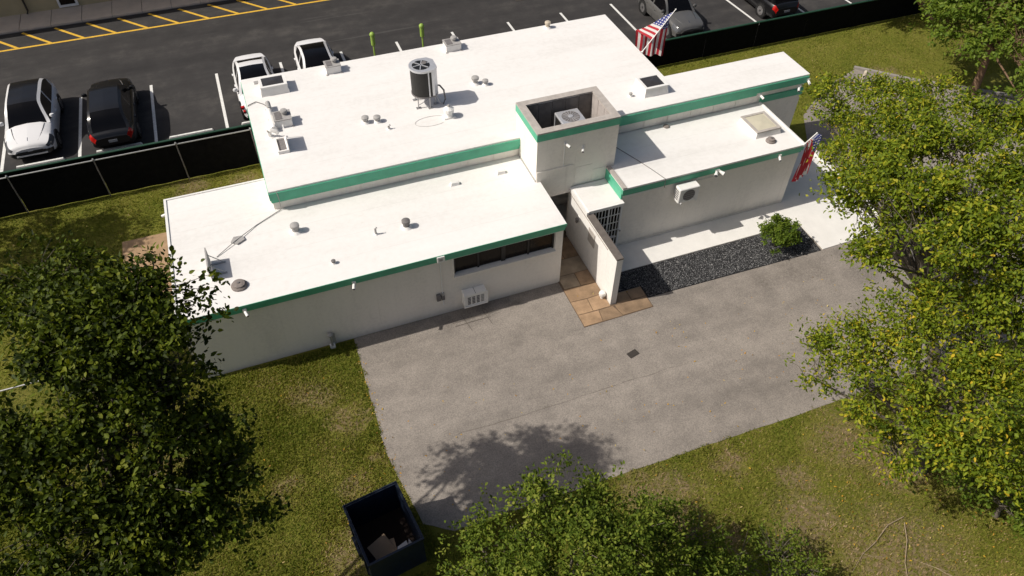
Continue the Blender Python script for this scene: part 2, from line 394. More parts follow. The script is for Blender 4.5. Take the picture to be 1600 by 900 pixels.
kp = [(28.35, 25.45), (30.4, 23.45), (33.35, 21.15), (36.3, 18.7)]
for a, b in zip(kp[:-1], kp[1:]):
    d = Vector((b[0] - a[0], b[1] - a[1], 0)).normalized() * .16; nx, ny = -d.y, d.x
    kerb.add([(a[0], a[1], 0), (b[0], b[1], 0), (b[0] + nx, b[1] + ny, 0), (a[0] + nx, a[1] + ny, 0), (a[0], a[1], .12), (b[0], b[1], .12), (b[0] + nx, b[1] + ny, .12), (a[0] + nx, a[1] + ny, .12)],
             [(0, 1, 5, 4), (1, 2, 6, 5), (2, 3, 7, 6), (3, 0, 4, 7), (4, 5, 6, 7)])
struct('kerb', kerb, 'concrete')
lot = struct('parking_lot', MB().box(-60, 80, 29.12, 43.5, -.05, .010), 'asphalt')
def strip(x0, y0, x1, y1, wd, z=.014):
    d = Vector((x1 - x0, y1 - y0, 0)).normalized() * wd / 2; nx, ny = -d.y, d.x
    return MB().add([(x0 - nx, y0 - ny, z), (x1 - nx, y1 - ny, z), (x1 + nx, y1 + ny, z), (x0 + nx, y0 + ny, z)], [(0, 1, 2, 3)])
for x in [-17.1, -14.05, -10.98, -7.92, -4.78, -1.73, 1.38, 4.45, 7.38, 10.42, 13.6, 16.72, 19.8, 23.05, 26.45, 29.6, 32.8]:
    part('parking_line', strip(x, 30.95, x + (0 if x < 20 else -.25), 35.85, .13), 'line_white', lot)
part('yellow_line', strip(-18, 41.72, 24, 41.66, .14), 'line_yellow', lot)
for k in range(-4, 9):
    x = -10.84 + 1.57 * k
    part('hatch_line', strip(x, 43.36, x + 1.45, 41.74, .14, .0145), 'line_yellow', lot)
part('drain_grate', MB().box(14.9, 16.1, 37.9, 38.7, .005, .02), 'iron', lot)
walk = struct('sidewalk', MB().box(-60, 40, 43.5, 46.0, -.05, .12), 'concrete')
for k in range(-5, 10):
    x = -10.95 + 1.53 * k
    part('paving_slab', MB().cbox(x + .012, x + 1.518, 43.49, 45.3, .05, .15 + random.uniform(0, .006), .012), 'walk_concrete', walk)
pad = struct('concrete_pad', MB().prism([(10.03, 16.66), (18.75, 16.64), (18.75, 15.05), (22.1, 15.1), (22.1, 20.9), (10.03, 20.9)], -.05, .045), 'white_concrete')
part('pad_edge_kerb', MB().box(22.1, 22.28, 15.1, 20.9, -.05, .13), 'white_concrete', pad)
struct('rear_patio', MB().box(-6.35, -3.97, 20.3, 24.72, -.05, .03), 'tan_slab')

# flagstone paving in the alley and around the screen wall
pav = struct('paved_path', MB().prism([(8.5, 14.68), (11.22, 14.70), (11.24, 15.75), (10.0, 15.75), (10.0, 20.9), (8.5, 20.9)], -.05, .020), 'joint_sand')
PV = [[(8.52, 14.71), (9.22, 14.71), (9.30, 15.22), (8.52, 15.25)], [(9.24, 14.71), (10.0, 14.71), (9.93, 15.0), (9.86, 15.24), (9.32, 15.22)],
      [(10.02, 14.72), (11.2, 14.72), (11.2, 15.26), (9.95, 15.24), (9.95, 15.0)], [(8.52, 15.27), (9.1, 15.26), (9.14, 15.86), (8.52, 15.9)],
      [(9.12, 15.26), (9.79, 15.26), (9.79, 15.9), (9.16, 15.86)], [(8.52, 15.92), (9.16, 15.89), (9.79, 15.92), (9.79, 16.5), (8.52, 16.55)],
      [(8.57, 16.57), (9.2, 16.54), (9.22, 17.2), (8.57, 17.2)], [(9.22, 16.54), (9.79, 16.52), (9.79, 17.2), (9.24, 17.2)],
      [(8.57, 17.22), (9.79, 17.22), (9.79, 18.0), (8.57, 18.0)], [(8.57, 18.02), (9.2, 18.02), (9.2, 19.1), (8.57, 19.1)], [(9.22, 18.02), (9.79, 18.02), (9.79, 19.1), (9.22, 19.1)],
      [(10.06, 15.27), (10.62, 15.27), (10.62, 15.74), (10.06, 15.74)], [(10.64, 15.28), (11.2, 15.28), (11.22, 15.74), (10.64, 15.74)]]
for i, q in enumerate(PV):
    cx = sum(a for a, b in q) / len(q); cy = sum(b for a, b in q) / len(q)
    q = [(cx + (a - cx) * .994, cy + (b - cy) * .992) for a, b in q]
    part('flagstone', MB().prism(q, .0, .028 + random.uniform(0, .008)), 'flagstone_%d' % random.choice([0, 0, 1, 2, 3, 4]), pav)
bed = struct('gravel_bed', MB().prism([(11.24, 15.17), (18.66, 15.03), (18.74, 16.62), (10.05, 16.64), (10.05, 15.77), (11.24, 15.77)], -.05, .02), 'gravel_bed')

# ================================================================ BUILDING
B = thing('commercial_building', 'long single-storey white stucco building with flat white roofs and green fascia bands', 'building', (5, 20, 0))
def bp(name, mb, mat, par=None): return part(name, mb, mat, par or B)
# -- low front block
wl = MB()
wl.box(-3.95, 4.6, 17.0, 17.2, 0, 2.93).box(8.25, 8.55, 17.0, 17.2, 0, 2.93).box(4.6, 8.25, 17.0, 17.2, 0, 1.78).box(4.6, 8.25, 17.0, 17.2, 2.63, 2.93)
wl.box(-3.95, -3.75, 17.2, 22.7, 0, 2.93).box(8.35, 8.55, 17.2, 20.95, 0, 2.93).box(-3.75, -.51, 22.5, 22.7, 0, 2.93)
bp('wall', wl, 'stucco')
rl = bp('roof', MB().prism([(-3.99, 16.85), (8.58, 16.85), (8.58, 19.25), (8.42, 19.25), (8.42, 20.95), (-.51, 20.95), (-.51, 22.74), (-3.99, 22.74)], 2.93, 3.0), 'roof_membrane')
bp('roof_edge_lip', MB().box(-4.02, -3.94, 16.86, 22.76, 2.9, 3.035), 'white_paint', rl)
bp('roof_edge_lip', MB().box(-3.94, -.52, 22.69, 22.76, 2.9, 3.035), 'white_paint', rl)
fl = bp('fascia', MB().box(-3.97, 8.57, 16.93, 17.0, 2.645, 2.93), 'green_paint')
bp('fascia_lip', MB().box(-4.0, 8.59, 16.865, 16.93, 2.83, 2.93), 'green_paint', fl)
bp('drip_edge', MB().box(-3.99, 8.585, 16.835, 16.85, 2.925, 3.008), 'green_paint', fl)
bp('drip_edge', MB().box(4.55, 8.3, 16.94, 16.999, 2.622, 2.643), 'white_paint', fl)
# ribbon window: four panes between dark mullions in a pale surround
wd = bp('window', MB().box(4.6, 8.25, 17.13, 17.15, 1.78, 2.68), 'black_plastic')
for x0, x1 in ((4.66, 5.44), (5.54, 6.30), (6.46, 7.26), (7.36, 8.18)):
    bp('pane', MB().box(x0, x1, 17.105, 17.128, 1.84, 2.63), 'window_dark', wd)
for x in (4.6, 5.44, 6.30, 7.26, 8.18):
    bp('mullion', MB().box(x + .005, x + (.155 if x == 6.30 else .065), 17.07, 17.128, 1.79, 2.67), 'black_plastic', wd)
bp('sill', MB().box(4.55, 8.3, 16.90, 17.0, 1.70, 1.775), 'stucco', wd)
for x in (4.52, 8.255): bp('window_frame', MB().box(x, x + .072, 16.965, 17.0, 1.776, 2.67), 'stucco', wd)
# -- raised rear block and its east wing
wl = MB()
wl.prism([(-.51, 20.95), (20.95, 20.95), (20.95, 22.65), (15.3, 22.65), (15.3, 28.1), (-.51, 28.1)], 0, 3.79)
bp('wall', wl, 'stucco')
ru = bp('roof', MB().prism([(-.56, 20.84), (8.42, 20.84), (8.42, 20.96), (11.52, 20.96), (11.52, 20.84), (20.99, 20.84), (20.99, 22.69), (15.33, 22.69), (15.33, 28.14), (-.56, 28.14)], 3.79, 3.86), 'roof_membrane')
fu = bp('fascia', MB().box(-.55, 8.41, 20.87, 20.95, 3.34, 3.79), 'green_paint')
bp('fascia_lip', MB().box(-.57, 8.41, 20.80, 20.87, 3.50, 3.79), 'green_paint', fu)
fu = bp('fascia', MB().box(11.53, 18.62, 20.87, 20.95, 3.34, 3.79), 'green_paint')
bp('fascia_lip', MB().box(11.53, 20.97, 20.80, 20.87, 3.50, 3.79), 'green_paint', fu)
bp('fascia', MB().box(18.9, 20.96, 20.89, 20.95, 2.92, 3.2), 'green_paint')
bp('fascia', MB().box(-.58, -.51, 20.88, 28.1, 3.45, 3.79), 'green_paint')
for k in range(9):
    bp('wall_panel', MB().box(-.45 + k * .985, .50 + k * .985, 20.925, 20.95, 3.02, 3.33), 'stucco')
for k in range(7):
    bp('wall_panel', MB().box(11.56 + k * 1.03, 12.56 + k * 1.03, 20.925, 20.95, 2.97, 3.33), 'stucco')
# -- equipment tower with open top
tx0, tx1, ty0, ty1 = 8.42, 11.52, 19.25, 21.25
tw = MB().box(tx0, 9.86, ty0, ty0 + .22, 2.2, 5.0).box(9.86, tx1, ty0, ty0 + .22, 0, 5.0)
tw.box(tx0, tx0 + .22, ty0 + .22, ty1, 2.2, 5.0).box(tx1 - .22, tx1, ty0 + .22, ty1, 0, 5.0).box(tx0 + .22, tx1 - .22, ty1 - .22, ty1, 3.4, 5.0)
T = bp('tower_wall', tw, 'stucco')
bp('tower_floor', MB().box(tx0 + .22, tx1 - .22, ty0 + .22, ty1 - .22, 3.72, 3.80), 'block_grey', T)
cp = MB().box(tx0 - .02, tx1 + .02, ty0 - .02, ty0 + .25, 5.0, 5.06).box(tx0 - .02, tx1 + .02, ty1 - .25, ty1 + .02, 5.0, 5.06)
cp.box(tx0 - .02, tx0 + .25, ty0 + .25, ty1 - .25, 5.0, 5.06).box(tx1 - .25, tx1 + .02, ty0 + .25, ty1 - .25, 5.0, 5.06)
bp('coping', cp, 'cap_stone', T)
bp('band', MB().box(tx0 - .03, tx1 + .03, ty0 - .03, ty0, 4.74, 5.0), 'green_paint', T)
bp('band', MB().box(tx0 - .03, tx0, ty0, ty1, 4.74, 5.0), 'green_paint', T)
bp('band', MB().box(tx1, tx1 + .03, ty0, ty1, 4.74, 5.0), 'green_paint', T)
for k in range(5):
    bp('lining_panel', MB().box(tx0 + .24 + k * .525, tx0 + .75 + k * .525, ty1 - .25, ty1 - .222, 3.81, 4.98 - .02 * (k % 2)), 'block_grey', T)
for k in range(3):
    bp('lining_panel', MB().box(tx1 - .25, tx1 - .222, ty0 + .24 + k * .5, ty0 + .72 + k * .5, 3.81, 4.98 - .02 * (k % 2)), 'block_pale', T)
    bp('lining_panel', MB().box(tx0 + .222, tx0 + .25, ty0 + .24 + k * .5, ty0 + .72 + k * .5, 3.81, 4.98), 'block_grey', T)
bp('access_panel', MB().box(8.44, 9.85, ty0 - .035, ty0, 2.18, 3.43), 'stucco', T)
bp('patch_panel', MB().box(9.95, 10.62, ty0 - .012, ty0, 2.45, 3.25), 'stucco', T)
bp('patch_panel', MB().box(10.64, 11.45, ty0 - .012, ty0, 2.45, 2.98), 'stucco', T)
bp('flashing', MB().box(8.39, 8.42, 19.25, 20.8, 3.0, 3.07), 'galv', T)
# -- porch with grille window and long screen wall
bp('wall', MB().box(9.80, 10.03, 15.32, 19.25, 0, 2.24), 'bright_stucco')
bp('wall_cap', MB().box(9.785, 10.045, 15.305, 17.73, 2.24, 2.30), 'dark_cap')
po = bp('porch_roof', MB().box(9.86, 11.262, 17.72, 19.21, 2.30, 2.42), 'roof_membrane')
bp('porch_edge', MB().box(9.775, 9.86, 17.70, 19.21, 2.26, 2.40), 'white_paint', po)
gw = bp('window', MB().box(10.03, 11.25, 17.92, 17.95, .05, 2.3), 'window_dark')
for k in range(10): bp('grille_bar', MB().box(10.06 + k * .128, 10.06 + k * .128 + (.05 if k == 5 else .022), 17.80, 17.83, .05, 2.29), 'white_paint', gw)
for k in range(6): bp('grille_bar', MB().box(10.03, 11.255, 17.832, 17.85, .30 + k * .38, .335 + k * .38), 'white_paint', gw)
bp('window_frame', MB().box(11.2, 11.258, 17.79, 17.86, .05, 2.29).box(10.035, 11.2, 17.79, 17.799, 2.22, 2.29), 'white_paint', gw)
bp('alley_door', MB().box(8.7, 9.6, 20.90, 20.948, .03, 2.1), 'brown_trim')
# -- east front block
bp('wall', MB().box(11.27, 18.86, 17.97, 20.949, 0, 2.87), 'stucco')
re_ = bp('roof', MB().prism([(11.22, 17.87), (18.92, 17.87), (18.92, 20.92), (11.53, 20.92), (11.53, 19.22), (11.22, 19.22)], 2.88, 2.95), 'roof_membrane')
fe = bp('fascia', MB().box(11.24, 18.88, 17.92, 17.97, 2.58, 2.87), 'green_paint')
bp('fascia_lip', MB().box(11.21, 18.91, 17.865, 17.92, 2.70, 2.87), 'green_paint', fe)
bp('fascia', MB().box(11.2, 11.265, 17.925, 19.24, 2.44, 2.87), 'green_paint')
bp('roof_edge_lip', MB().box(18.88, 18.95, 17.86, 20.9, 2.86, 2.985), 'white_paint', re_)
bp('parapet_cap', MB().box(11.19, 11.36, 17.86, 19.23, 2.951, 2.99), 'cap_stone', re_)
bp('conduit', MB().box(11.45, 12.9, 17.925, 17.968, 2.50, 2.56), 'white_paint')
bp('conduit', MB().box(14.35, 15.6, 17.94, 17.969, 2.36, 2.40), 'stucco')
bp('conduit', MB().tube([(4.12, 16.97, 2.7), (4.13, 16.97, .5)], .022), 'white_paint')
bp('conduit', MB().tube([(9.45, 19.23, 3.45), (9.45, 19.23, 4.4)], .016), 'white_paint', T)
bp('gutter_strip', MB().box(9.787, 9.799, 16.0, 19.2, 2.12, 2.17), 'cap_stone')
bp('rear_door', MB().box(-4.0, -3.952, 20.6, 21.5, .03, 2.1), 'brown_trim')
bp('wall_base', MB().box(11.3, 18.84, 17.945, 17.969, .046, .12), 'stucco')

# ---------------------------------------------------------------- wall-mounted things
def security_camera(loc, yaw, label, kind=0):
    t = thing('security_camera', label, 'camera', loc, 'security cameras on the building', yaw)
    part('mount', MB().box(-.06, .06, -.03, 0, -.06, .06), 'white_paint', t, True)
    part('arm', MB().tube([(0, -.02, 0), (0, -.12, -.02)], .018), 'white_paint', t, True)
    b = MB().tube([(0, -.06, -.03), (0, -.23, -.075)], .05, 10)
    body = part('body', b.smooth(), 'white_paint', t, True)
    part('lens', MB().tube([(0, -.228, -.0745), (0, -.24, -.078)], .034, 10), 'black_plastic', body, True)
    return t
security_camera((-2.09, 16.865, 2.80), .25, 'white security camera under the green eave nearest the flat round roof vent')
security_camera((1.28, 16.865, 2.78), -.3, 'white security camera under the green eave above the lawn corner standpipe')
security_camera((9.46, ty0, 4.45), .5, 'white camera on top of the thin conduit on the roof tower face')
security_camera((10.18, ty0, 4.12), -.45, 'white camera on the roof tower face, right one of the two')
security_camera((17.85, 17.865, 2.72), -.4, 'white camera on the east block fascia close to the right-hand flag')
security_camera((11.285, 17.95, 1.15), -.2, 'white camera on the wall corner just right of the white grille window')
security_camera((18.72, 20.80, 3.42), .2, 'white camera on the rear wing fascia above the square cream skylight')
security_camera((20.6, 20.80, 3.38), -.6, 'white camera near the far right end of the rear wing, lower of the two')
security_camera((20.95, 20.80, 3.62), -.2, 'white camera at the top outer corner of the rear wing fascia')
security_camera((-3.95, 22.2, 2.85), -1.57, 'white camera on the left side wall near the grassy back corner')
def flood(loc, label):
    t = thing('floodlight', label, 'light', loc)
    part('bracket', MB().box(-.09, .09, -.03, 0, -.05, .05), 'white_paint', t, True)
    for s in (-1, 1):
        h = part('lamp_head', MB().tube([(s * .06, -.05, 0), (s * .17, -.2, -.06)], [.04, .08], 10), 'white_paint', t, True)
        part('lamp_glass', MB().tube([(s * .171, -.201, -.061), (s * .175, -.207, -.063)], .066, 10), 'lamp_clear', h, True)
flood((15.12, 17.865, 2.74), 'white twin-head floodlight on the green fascia above the shrub')
t = thing('junction_box', 'white square junction box on green fascia at the top of the front wall conduit', 'electrical box', (4.13, 16.865, 2.86))
part('box', MB().cbox(-.13, .13, -.07, 0, -.11, .12, .01), 'white_paint', t, True); part('cover', MB().box(-.07, .05, -.08, -.07, -.05, .06), 'vent_grey', t, True)
t = thing('electric_meter', 'small dark grey meter boxes on the front wall beside the conduit', 'meter', (4.05, 17.0, .95))
part('box', MB().cbox(-.15, .0, -.10, 0, -.14, .14, .01), 'vent_dark', t, True); part('dial', MB().cbox(.02, .14, -.08, 0, -.16, .05, .01), 'vent_dark', t, True)
part('dial', MB().cbox(.03, .13, -.09, 0, .06, .17, .01), 'vent_grey', t, True)
# through-wall air conditioner
t = thing('wall_air_conditioner', 'beige through-wall air conditioner with slotted front below the ribbon window', 'air conditioner', (5.2, 17.0, .40))
cs = part('casing', MB().cbox(-.40, .43, -.34, 0, 0, .58, .02), 'white_paint', t, True)
part('front_rim', MB().box(-.42, .45, -.37, -.342, -.01, .05).box(-.42, .45, -.37, -.342, .54, .60).box(-.42, -.37, -.37, -.342, .05, .54).box(.40, .45, -.37, -.342, .05, .54), 'white_paint', cs, True)
for i, x in enumerate((-.28, -.12, .04, .20)):
    lv = MB()
    for k in range(5): lv.box(x, x + .11, -.352, -.343, .12 + k * .075, .165 + k * .075)
    part('vent_slots', lv, 'vent_dark' if i < 3 else 'vent_grey', cs, True)
part('top_seam', MB().box(.01, .025, -.32, -.01, .58, .583), 'vent_dark', cs, True)
# mini split
t = thing('mini_split_condenser', 'white outdoor mini-split condenser with round fan bracketed to the east front wall', 'air conditioner', (13.85, 17.97, 1.92))
cs = part('casing', MB().cbox(-.44, .40, -.46, -.10, 0, .62, .025), 'white_paint', t, True)
part('fan_ring', MB().add(*(lambda n: ([(-.03 + .25 * math.cos(2 * math.pi * k / n), -.465, .3 + .25 * math.sin(2 * math.pi * k / n)) for k in range(n)], [tuple(range(n))]))(24)), 'vent_dark', cs, True)
for k in range(4): part('fan_guard', MB().box(-.28, .22, -.472, -.467, .13 + k * .1, .14 + k * .1), 'vent_grey', cs, True)
sd = MB()
for k in range(5): sd.box(-.446, -.44, -.40, -.16, .10 + k * .09, .15 + k * .09)
part('side_louvre', sd, 'vent_dark', cs, True)
for x in (-.34, .30): part('bracket', MB().box(x, x + .04, -.5, 0, -.05, -.0), 'white_paint', t, True)
part('pipe', MB().tube([(.40, -.2, .35), (.47, -.1, .33), (.50, -.02, .45), (.52, -.02, .62)], .025), 'white_paint', t, True)
# items on the screen wall
solid('sign_plate', MB().box(9.77, 9.80, 16.95, 17.45, 1.35, 1.95), 'cap_stone', 'grey-brown notice board fixed to the alley side of the white screen wall', 'sign', (9.8, 17.2, 1.35))
t = thing('wall_lamp', 'small white lantern lamp on the alley wall near the porch roof', 'lamp', (9.80, 18.3, 1.6))
part('backplate', MB().box(-.03, 0, -.06, .06, -.1, .14), 'white_paint', t, True); part('lantern', MB().lathe([(.03, -.14), (.055, -.08), (.06, .06), (.02, .12)], -.09, 0, 8), 'vent_dark', t, True)
t = thing('bollard_light', 'round white dome lamp on the paving at the foot of the screen wall', 'lamp', (9.66, 15.72, .03))
part('stem', MB().lathe([(.05, 0), (.05, .1)], 0, 0, 10), 'white_paint', t, True)
part('globe', MB().lathe([(.05, .1), (.11, .14), (.13, .22), (.11, .3), (.05, .345), (.01, .35)], 0, 0, 14).smooth(), 'white_paint', t, True)
t = thing('satellite_dish', 'pale grey satellite dish tucked behind the screen wall before the grille window', 'satellite dish', (10.55, 17.45, .045))
part('mast', MB().tube([(0, 0, 0), (0, 0, 1.15)], .03, 8), 'galv', t, True)
dp = []
for i in range(5):
    for k in range(16):
        a = 2 * math.pi * k / 16; r = .33 * i / 4
        dp.append((r * math.cos(a), -.10 - .05 * (i / 4) ** 2 * -1 + r * math.sin(a) * -.55, 1.15 + r * math.sin(a) * .83))
fs = [(i * 16 + k, i * 16 + (k + 1) % 16, (i + 1) * 16 + (k + 1) % 16, (i + 1) * 16 + k) for i in range(4) for k in range(16)]
part('reflector', MB().add(dp, fs).smooth(), 'steel_light', t, True)
part('feed_arm', MB().tube([(0, -.1, 1.0), (0, -.45, .9), (0, -.5, 1.05)], .015), 'vent_dark', t, True)
# standpipe at the lawn corner
t = thing('standpipe', 'galvanised standpipe with white foot against the front wall at the lawn corner', 'pipe', (.16, 16.85, 0))
part('riser', MB().tube([(0, 0, .1), (0, .02, .62)], .03, 8), 'galv', t, True); part('head', MB().lathe([(.07, .58), (.10, .62), (.10, .68), (.04, .72)], 0, .02, 12), 'vent_grey', t, True)
part('foot', MB().box(-.09, -.04, -.05, .05, 0, .17).box(.04, .09, -.05, .05, 0, .17).box(-.04, .04, -.05, .05, 0, .10), 'white_paint', t, True)
part('bracket', MB().box(.04, .15, .05, .13, .1, .55), 'vent_grey', t, True)

# ---------------------------------------------------------------- roof things
ZU, ZL, ZE = 3.86, 3.0, 2.95
def skylight(name, x0, x1, y0, y1, z, h, glass, label, frame='white_paint', dome=0):
    cx, cy = (x0 + x1) / 2, (y0 + y1) / 2
    t = thing(name, label, 'skylight', (cx, cy, z)); a, b = (x1 - x0) / 2, (y1 - y0) / 2
    part('curb', MB().add([(-a - .05, -b - .05, 0), (a + .05, -b - .05, 0), (a + .05, b + .05, 0), (-a - .05, b + .05, 0), (-a, -b, h), (a, -b, h), (a, b, h), (-a, b, h)],
                          [(0, 1, 5, 4), (1, 2, 6, 5), (2, 3, 7, 6), (3, 0, 4, 7), (4, 5, 6, 7)]), 'roof_membrane', t, True)
    q = .09
    fr = part('frame', MB().box(-a - .02, a + .02, -b - .02, -b + q, h, h + .05).box(-a - .02, a + .02, b - q, b + .02, h, h + .05).box(-a - .02, -a + q, -b + q, b - q, h, h + .05).box(a - q, a + .02, -b + q, b - q, h, h + .05), frame, t, True)
    part('pane', MB().add([(-a + q, -b + q, h + .03), (a - q, -b + q, h + .03), (a - q, b - q, h + .03), (-a + q, b - q, h + .03), (0, 0, h + .03 + dome)], [(0, 1, 4), (1, 2, 4), (2, 3, 4), (3, 0, 4)]), glass, fr, True)
    return t
skylight('skylight', .10, 1.08, 26.66, 27.42, ZU, .32, 'smoke_glass', 'dark-glazed skylight on tall white curb at the back left corner of the upper roof', dome=.04)
skylight('skylight', 13.9, 14.85, 21.6, 22.45, ZU, .32, 'smoke_glass', 'dark-glazed skylight on white curb right of the roof tower', dome=.04)
skylight('skylight', 17.38, 18.42, 18.85, 19.98, ZE, .22, 'cream_dome', 'square cream translucent skylight on the east front roof', 'cap_stone', .03)
def vent_box(x0, x1, y0, y1, z, h, label):
    cx, cy = (x0 + x1) / 2, (y0 + y1) / 2; a, b = (x1 - x0) / 2, (y1 - y0) / 2
    t = thing('roof_vent_box', label, 'vent', (cx, cy, z))
    part('curb', MB().box(-a, a, -b, b, 0, h), 'roof_membrane', t, True)
    tp = part('top_tray', MB().box(-a - .02, a + .02, -b - .02, b + .02, h, h + .03), 'vent_grey', t, True)
    part('cowl', MB().lathe([(.10, h + .03), (.10, h + .12), (.14, h + .14), (.12, h + .2), (.03, h + .22)], .1, .06, 12).smooth(), 'vent_grey', tp, True)
    part('grating', MB().box(-a + .05, -.02, -b + .05, b - .05, h + .03, h + .045), 'vent_dark', tp, True)
    for s in (-1, 1): part('foot_clip', MB().box(s * a - .04, s * a + .04, -b - .07, -b, 0, .03), 'vent_grey', t, True)
vent_box(2.72, 3.3, 27.36, 27.85, ZU, .30, 'low white vent box at the rear roof edge next to a white car')
vent_box(7.70, 8.34, 27.38, 27.9, ZU, .28, 'low white vent box at the rear roof edge right of the lime posts')
vent_box(.26, .87, 24.35, 24.95, ZU, .30, 'white vent box with tray beside the long duct on the upper roof left side')
def pipe_vent(x, y, z, r, h, label, mat='vent_grey', cap=1.5, group='capped pipe vents on the roofs', base='roof_membrane'):
    t = thing('pipe_vent', label, 'vent', (x, y, z), group)
    part('flashing', MB().lathe([(r * 1.9, 0), (r * 1.7, .015), (r * 1.15, .07)], 0, 0, 12), base, t, True)
    part('pipe', MB().lathe([(r, .0), (r, h)], 0, 0, 12).smooth(), mat, t, True)
    part('cap', MB().lathe([(r * cap * .9, h - .03), (r * cap, h), (r * cap, h + r * .7), (r * cap * .7, h + r * .95), (.01, h + r)], 0, 0, 14).smooth(), mat, t, True)
pipe_vent(8.05, 24.75, ZU, .10, .22, 'grey mushroom vent right of the tall condenser, larger left one of the pair', 'vent_grey')
pipe_vent(8.40, 24.55, ZU, .08, .15, 'grey mushroom vent right of the tall condenser, smaller right one of the pair', 'vent_grey')
pipe_vent(3.40, 23.64, ZU, .09, .18, 'grey mushroom vent left of the tall condenser, left one of the pair', 'vent_grey')
pipe_vent(3.82, 23.55, ZU, .09, .16, 'grey mushroom vent left of the tall condenser, right one of the pair', 'vent_grey')
pipe_vent(-.02, 19.6, ZL, .12, .22, 'grey drum-shaped vent on the lower roof nearest the cable plate', 'vent_grey', 1.25)
pipe_vent(3.47, 18.55, ZL, .11, .22, 'dark grey drum-shaped vent in the middle of the lower roof', 'vent_dark', 1.3)
pipe_vent(.85, 17.7, ZL, .045, .09, 'tiny grey vent near the green front edge of the lower roof', 'vent_dark', 1.6)
pipe_vent(13.4, 21.86, ZU, .05, .11, 'short stub vent beside the skylight right of the tower', 'vent_grey', 1.4)
pipe_vent(12.45, 27.9, ZU, .10, .2, 'tan capped vent at the rear roof edge near the flag', 'bollard_tan', 1.3)
def disc_vent(x, y, z, r, label):
    t = thing('round_roof_vent', label, 'vent', (x, y, z), 'flat round roof vents')
    part('base_ring', MB().lathe([(r, 0), (r, .05), (r * .85, .08)], 0, 0, 20), 'vent_brown', t, True)
    part('cap', MB().lathe([(r * .75, .08), (r * .75, .13), (r * .4, .15), (.01, .155)], 0, 0, 20), 'vent_brown', t, True)
    part('nut', MB().lathe([(.04, .155), (.04, .18)], 0, 0, 8), 'vent_dark', t, True)
disc_vent(-2.08, 17.72, ZL, .25, 'flat brown round vent on the lower roof at the tree end')
disc_vent(17.8, 18.5, ZE, .19, 'flat brown round vent in front of the cream skylight')
def small_pipe(path, r, label, x, y, z, mat='vent_grey', cat='pipe', name='stub_pipe', group=None):
    t = thing(name, label, cat, (x, y, z), group)
    part('flashing', MB().lathe([(r * 2.4, 0), (r * 1.2, .04)], 0, 0, 10), 'roof_membrane', t, True)
    part('pipe', MB().tube(path, r, 8).smooth(), mat, t, True)
small_pipe([(0, 0, 0), (0, 0, .24), (.05, 0, .29)], .035, 'thin bent stub pipe on the lower roof left of the dark drum vent', 2.43, 18.55, ZL)
small_pipe([(0, 0, 0), (0, 0, .12), (.06, 0, .17)], .04, 'short bent stub pipe in front of the left mushroom vents on the upper roof', 4.1, 22.95, ZU)
small_pipe([(0, 0, 0), (0, 0, .25), (.08, -.1, .33), (.22, -.15, .30), (.3, -.17, .2)], .075, 'white elbow pipe at the foot of the long duct', -.02, 23.95, ZU, 'white_paint')
def low_vent(x, y, label):
    t = thing('low_roof_vent', label, 'vent', (x, y, ZL), 'low white roof vents')
    part('hood', MB().add([(-.16, -.09, 0), (.16, -.09, 0), (.16, .09, 0), (-.16, .09, 0), (-.12, -.06, .12), (.16, -.06, .10), (.16, .06, .10), (-.12, .06, .12)], [(0, 1, 5, 4), (1, 2, 6, 5), (2, 3, 7, 6), (3, 0, 4, 7), (4, 5, 6, 7)]), 'white_paint', t, True)
    part('mouth', MB().box(.161, .17, -.05, .05, .02, .09), 'vent_dark', t, True)
low_vent(5.66, 20.12, 'low white hooded vent on the lower roof, the one farther from the tower')
low_vent(7.42, 20.16, 'low white hooded vent on the lower roof, the one nearer the tower')
solid('roof_tile', MB().box(-.09, .09, 27.62, 27.82, ZU, ZU + .03), 'vent_grey', 'small grey square plate beside the corner skylight on the upper roof', 'plate', (0, 27.7, ZU))
solid('roof_drain', MB().lathe([(.12, ZE), (.12, ZE + .05), (.06, ZE + .07)], 14.5, 20.7, 10), 'vent_brown', 'small brown drain at the back of the east front roof', 'drain', (14.5, 20.7, ZE))
# long round duct
t = thing('duct', 'long pale round duct with a grey cowl running front to back on the upper roof', 'duct', (.2, 25, ZU))
part('pipe', MB().tube([(-.02, -.85, .16), (-.02, .55, .16)], .10, 12).smooth(), 'roof_membrane', t, True)
part('cowl', MB().tube([(-.0, .4, .2), (0, .85, .2)], .09, 12).smooth(), 'vent_grey', t, True)
for y in (-.75, 0, .7): part('saddle', MB().box(-.14, .1, y - .04, y + .04, 0, .09), 'roof_membrane', t, True)
solid('roof_cable', MB().tube([(.18, 25.8, ZU + .02), (.05, 26.1, ZU + .02), (-.2, 26.35, ZU + .03), (-.5, 26.2, ZU + .03), (-.6, 26.1, ZU - .1)], .016), 'vent_dark', 'thin cable from the duct over the left edge of the upper roof', 'cable')
# open hatch
t = thing('roof_hatch', 'open roof hatch with upright white lid on the upper roof left side', 'hatch', (.3, 23.2, ZU))
part('curb', MB().box(-.2, -.15, -.42, .42, 0, .12).box(.12, .17, -.42, .42, 0, .12).box(-.15, .12, -.42, -.37, 0, .12).box(-.15, .12, .37, .42, 0, .12), 'roof_membrane', t, True)
part('opening', MB().box(-.15, .12, -.37, .37, .0, .05), 'vent_dark', t, True)
part('lid', MB().box(.17, .20, -.42, .42, .04, .62), 'white_paint', t, True)
part('stay', MB().tube([(.18, .5, 0), (.185, .45, .62)], .012), 'vent_grey', t, True)
